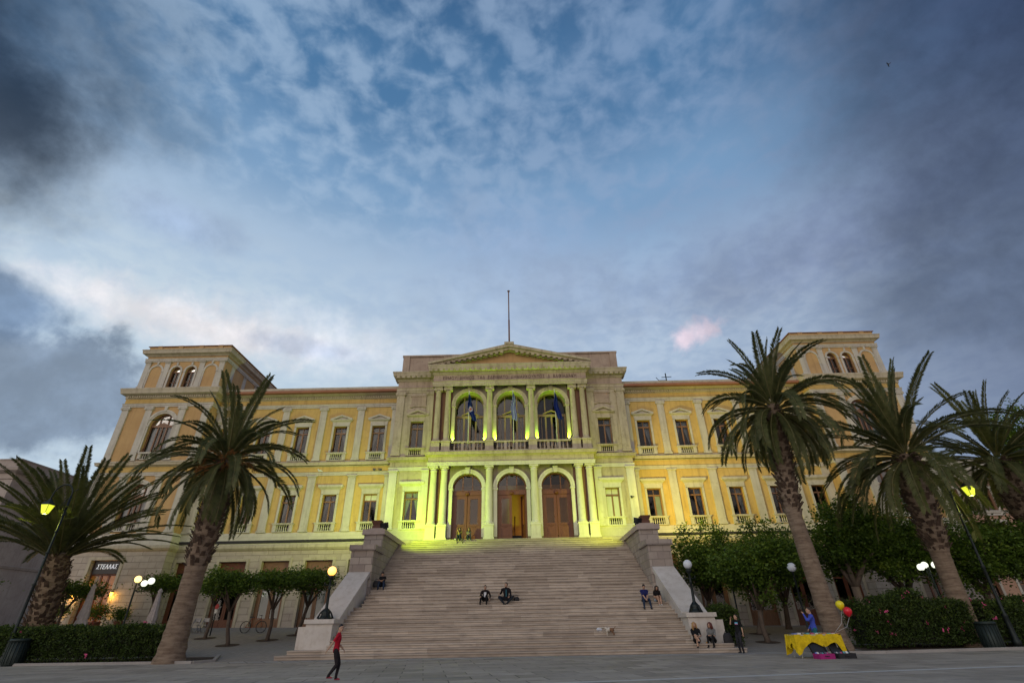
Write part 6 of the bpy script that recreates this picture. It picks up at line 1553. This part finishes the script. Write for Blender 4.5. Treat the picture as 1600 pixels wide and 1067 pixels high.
M_STEEL = m_plain('grey_steel', (.22, .22, .23), .4, .6)
for i, x in enumerate((-20.9, -20.3)):
    y = 37.2; z = gz(x, y); c = empty('folding_chair', (x, y, z), ('grey folding chair next to the big left palm trunk', 'grey folding chair closer to the red brown door')[i], 'chair', 'folding chairs by the left wing')
    m = MB()
    for q in (-1, 1): m.tube([(x+q*.2, y-.2, z), (x+q*.2, y+.2, z+.85)], .018, 5); m.tube([(x+q*.2, y+.2, z), (x+q*.2, y-.2, z+.45)], .018, 5)
    m.build('frame', [M_STEEL], c); m = MB(); m.box(x-.2, x+.2, y-.2, y+.15, z+.43, z+.46); m.build('seat', [M_STEEL], c); m = MB(); m.box(x-.2, x+.2, y+.16, y+.2, z+.62, z+.84); m.build('backrest', [M_STEEL], c)
def bicycle():
    x, y = -16.95, 37.0; z = gz(x, y); e = empty('bicycle', (x, y, z), 'dark bicycle parked by the shopfronts of the left wing', 'bicycle'); R = .33
    for q in (-1, 1):
        w = MB(); cx = x+q*.52; w.tube([(cx+R*cos(a), y, z+R+R*sin(a)) for a in [2*pi*i/20 for i in range(21)]], .025, 6)
        for i in range(8): a = pi*i/8; w.tube([(cx+R*cos(a), y, z+R+R*sin(a)), (cx-R*cos(a), y, z+R-R*sin(a))], .004, 3)
        w.build('wheel', [M_BLK], e)
    f = MB(); A, B, C_, D = (x-.52, y, z+R), (x-.1, y, z+.3), (x-.2, y, z+.8), (x+.42, y, z+.82)
    for p, q in ((A, B), (A, C_), (B, C_), (B, D), (C_, D), (D, (x+.52, y, z+R))): f.tube([p, q], .018, 6)
    f.build('frame', [m_plain('frame_orange', (.30, .08, .03), .5)], e); h = MB(); h.tube([(x+.42, y, z+.82), (x+.40, y, z+.98)], .014, 5); h.tube([(x+.36, y-.25, z+1.0), (x+.42, y, z+.98), (x+.36, y+.25, z+1.0)], .014, 5); h.build('handlebar', [M_BLK], e)
    s = MB(); s.box(x-.33, x-.08, y-.06, y+.06, z+.86, z+.91); s.tube([(x-.2, y, z+.8), (x-.2, y, z+.87)], .014, 5); s.build('saddle', [M_BLK], e)
bicycle()
x, y = -18.9, 35.6; z = gz(x, y); e = empty('sign_post', (x, y, z), 'dark post with a small round red and white sign', 'road sign')
m = MB(); m.tube([(x, y, z), (x, y, z+1.75)], .035, 8); m.build('post', [M_IRON], e)
for nm, r, dz, mt in (('sign_disc', .16, 1.62, m_plain('sign_red', (.45, .03, .03), .5)), ('sign_disc', .13, 1.36, M_TTOP)):
    m = MB(); m.prism([(x+r*cos(2*pi*i/18), z+dz+r*sin(2*pi*i/18)) for i in range(18)], y-.06, y-.04); m.build(nm, [mt], e)
M_POT = m_plain('terracotta', (.20, .085, .05), .8)
for i, (x, y, r, h, fl, lab) in enumerate(((-28.4, 38.2, .45, .9, 1, 'large potted shrub with red flowers right of the cafe door'), (-26.9, 38.4, .35, .6, 0, 'small potted bush under the right wall uplight'), (-31.3, 38.3, .45, .9, 0, 'potted shrub left of the cafe door'))):
    z = gz(x, y); e = empty('potted_shrub', (x, y, z), lab, 'plant', 'potted shrubs by the cafe'); m = MB(); m.lathe([(.22, 0), (.32, .5), (.36, .52), (.36, .58), (.28, .56)], (x, y, z), 14); m.build('pot', [M_POT], e)
    f = MB(); rnd = random.Random(50+i); leaves(f, blobset((x, y, z+.6+h*.55), (r*1.2, r*1.1, h*.7), 4, rnd), 900, .14, rnd); f.build('foliage', M_LEAF, e)
    if fl:
        q = MB()
        for _ in range(30):
            p = Vector((x+rnd.gauss(0, .35), y-.35+rnd.gauss(0, .1), z+.9+rnd.gauss(0, .35))); q.ball(p, .035, 5, 3)
        q.build('flowers', [m_plain('red_petals', (.4, .02, .03), .6)], e)
for i, (x, lab) in enumerate(((-27.5, 'small wall uplight glowing amber, nearest the triple globe lamp'), (-28.45, 'small wall uplight glowing amber right of the cafe door'), (-31.9, 'small wall uplight glowing amber left of the cafe door'))):
    y = YT-.35; z = gz(x, y); m = MB(); m.lathe([(.08, 0), (.09, .1), (.07, .14)], (x, y, z), 10); tag(m.build('wall_uplight', [M_BLK], None), lab, 'uplight', 'amber uplights by the cafe'); lamp('uplight_amber', 'SPOT', (x, y, z+.18), 26, (1, .55, .06), .04, (x, y+.22, z+4), 80, .6)
for x, lab in ((-28.75, 'amber wall lantern right of the cafe door'), (-31.6, 'amber wall lantern left of the cafe door')):
    e = empty('wall_lantern', (x, YT-.25, 3.6), lab, 'wall lamp', 'wall lanterns at the cafe door'); m = MB(); m.tube([(x, YT, 3.9), (x, YT-.22, 3.95), (x, YT-.25, 3.8)], .018, 5); m.lathe([(.12, .22), (.05, .32), (.01, .36)], (x, YT-.25, 3.5), 6, 0, False); m.build('bracket', [M_IRON], e)
    g = MB(); g.lathe([(.06, 0), (.10, .22)], (x, YT-.25, 3.5), 6, 0, False); g.build('lantern_glass', [m_emit('amber_glass', (1, .5, .05), 7, (.8, .5, .1))], e); lamp('wall_lantern_light', 'POINT', (x, YT-.3, 3.45), 14, (1, .5, .08), .08)

# ------------------------------------------------------------------ neighbouring buildings
def neighbour(name, x0, x1, y0, y1, h, wm, tm, label, cols, floors, zb, arch=False, side=1):
    e = empty(name, ((x0+x1)/2, y0, zb), label, 'building'); m = MB()
    ops = []
    xf = x1 if side > 0 else x0
    for (z0, z1) in floors[:1]: pass
    zs = [zb-1]+[f[1]+.5 for f in floors[:-1]]+[h-.9]
    for k, (z0, z1) in enumerate(floors):
        m.wall(x0, x1, zs[k], zs[k+1], y0, [(c-.65, c+.65, z0, z1-(.65 if arch and k == 0 else 0), arch and k == 0) for c in cols], .35)
    m.poly([(x0, y0, h-.9), (x1, y0, h-.9), (x1, y0, h), (x0, y0, h)])
    for X in (x0, x1): m.poly([(X, y0, zb-1), (X, y1, zb-1), (X, y1, h), (X, y0, h)])
    m.box(x0+.1, x1-.1, y0+1.2, y0+1.4, zb-1, h-.2); m.build('wall', [wm], e)
    r = MB(); r.box(x0, x1, y0+.4, y1, h-.1, h+.1); r.build('roof', [M_ROOF], e)
    p = [(x0, y1), (x0, y0), (x1, y0), (x1, y1)]; c = MB()
    c.moulding(p, [(.03, h-1.0), (.10, h-.95), (.10, h-.5), (.28, h-.42), (.50, h-.28), (.56, h-.02), (.5, h+.04), (0, h+.14)]); c.moulding(p, [(.02, h+.1), (.02, h+.75), (.08, h+.78), (.08, h+.9), (-.2, h+.95)])
    for f in floors[:-1]: c.moulding(p, [(0, f[1]+.75), (.08, f[1]+.8), (.14, f[1]+1.0), (0, f[1]+1.05)])
    c.build('cornice', [tm], e)
    for k, (z0, z1) in enumerate(floors):
        for cx in cols:
            w = MB(); y = y0+.2
            for q in (-.62, 0, .62): w.box(cx+q-.05, cx+q+.05, y, y+.08, z0, z1-.02-(.3 if arch and k == 0 else 0))
            w.box(cx-.62, cx+.62, y, y+.07, z0, z0+.1); w.box(cx-.62, cx+.62, y, y+.07, z0+(z1-z0)*.7, z0+(z1-z0)*.7+.08)
            o = w.build('window', [M_WOOD if not arch else M_DOOR], e); g = MB(); g.poly([(cx-.65, y+.04, z0), (cx+.65, y+.04, z0), (cx+.65, y+.04, z1), (cx-.65, y+.04, z1)]); g.build('glass_pane', [M_GLASS], o)
            t = MB()
            for q in (-1, 1): a, b = sorted((cx+q*.66, cx+q*.86)); t.box(a, b, y0-.06, y0+.03, z0-.1, z1)
            if not (arch and k == 0): t.box(cx-.9, cx+.9, y0-.08, y0+.03, z1, z1+.22); t.box(cx-.95, cx+.95, y0-.14, y0+.03, z0-.22, z0-.08)
            t.build('surround', [tm], o)
M_SALM = m_weathered('salmon_plaster', (.40, .24, .16), (.46, .29, .20), (.24, .15, .11), .4, .85, .4); M_OLDS = m_weathered('old_pale_stone', (.36, .30, .26), (.44, .38, .33), (.2, .16, .14), .6, .85, .6)
neighbour('stone_building', -62, -45.9, 45.0, 62, 14.6, M_OLDS, M_OLDS, 'old grey stone building left of the town hall, behind the squat palm', (-59, -55, -51, -47.6), ((2.0, 5.6), (8.0, 11.2)), 1.4, True)
neighbour('salmon_building', 38.6, 58, 47.5, 62, 13.4, M_SALM, M_TRIM, 'salmon pink building with white window surrounds right of the town hall', (40.6, 43.6, 46.6, 49.6, 52.6, 55.6), ((1.6, 4.4), (6.0, 8.6), (9.4, 11.6)), .9)
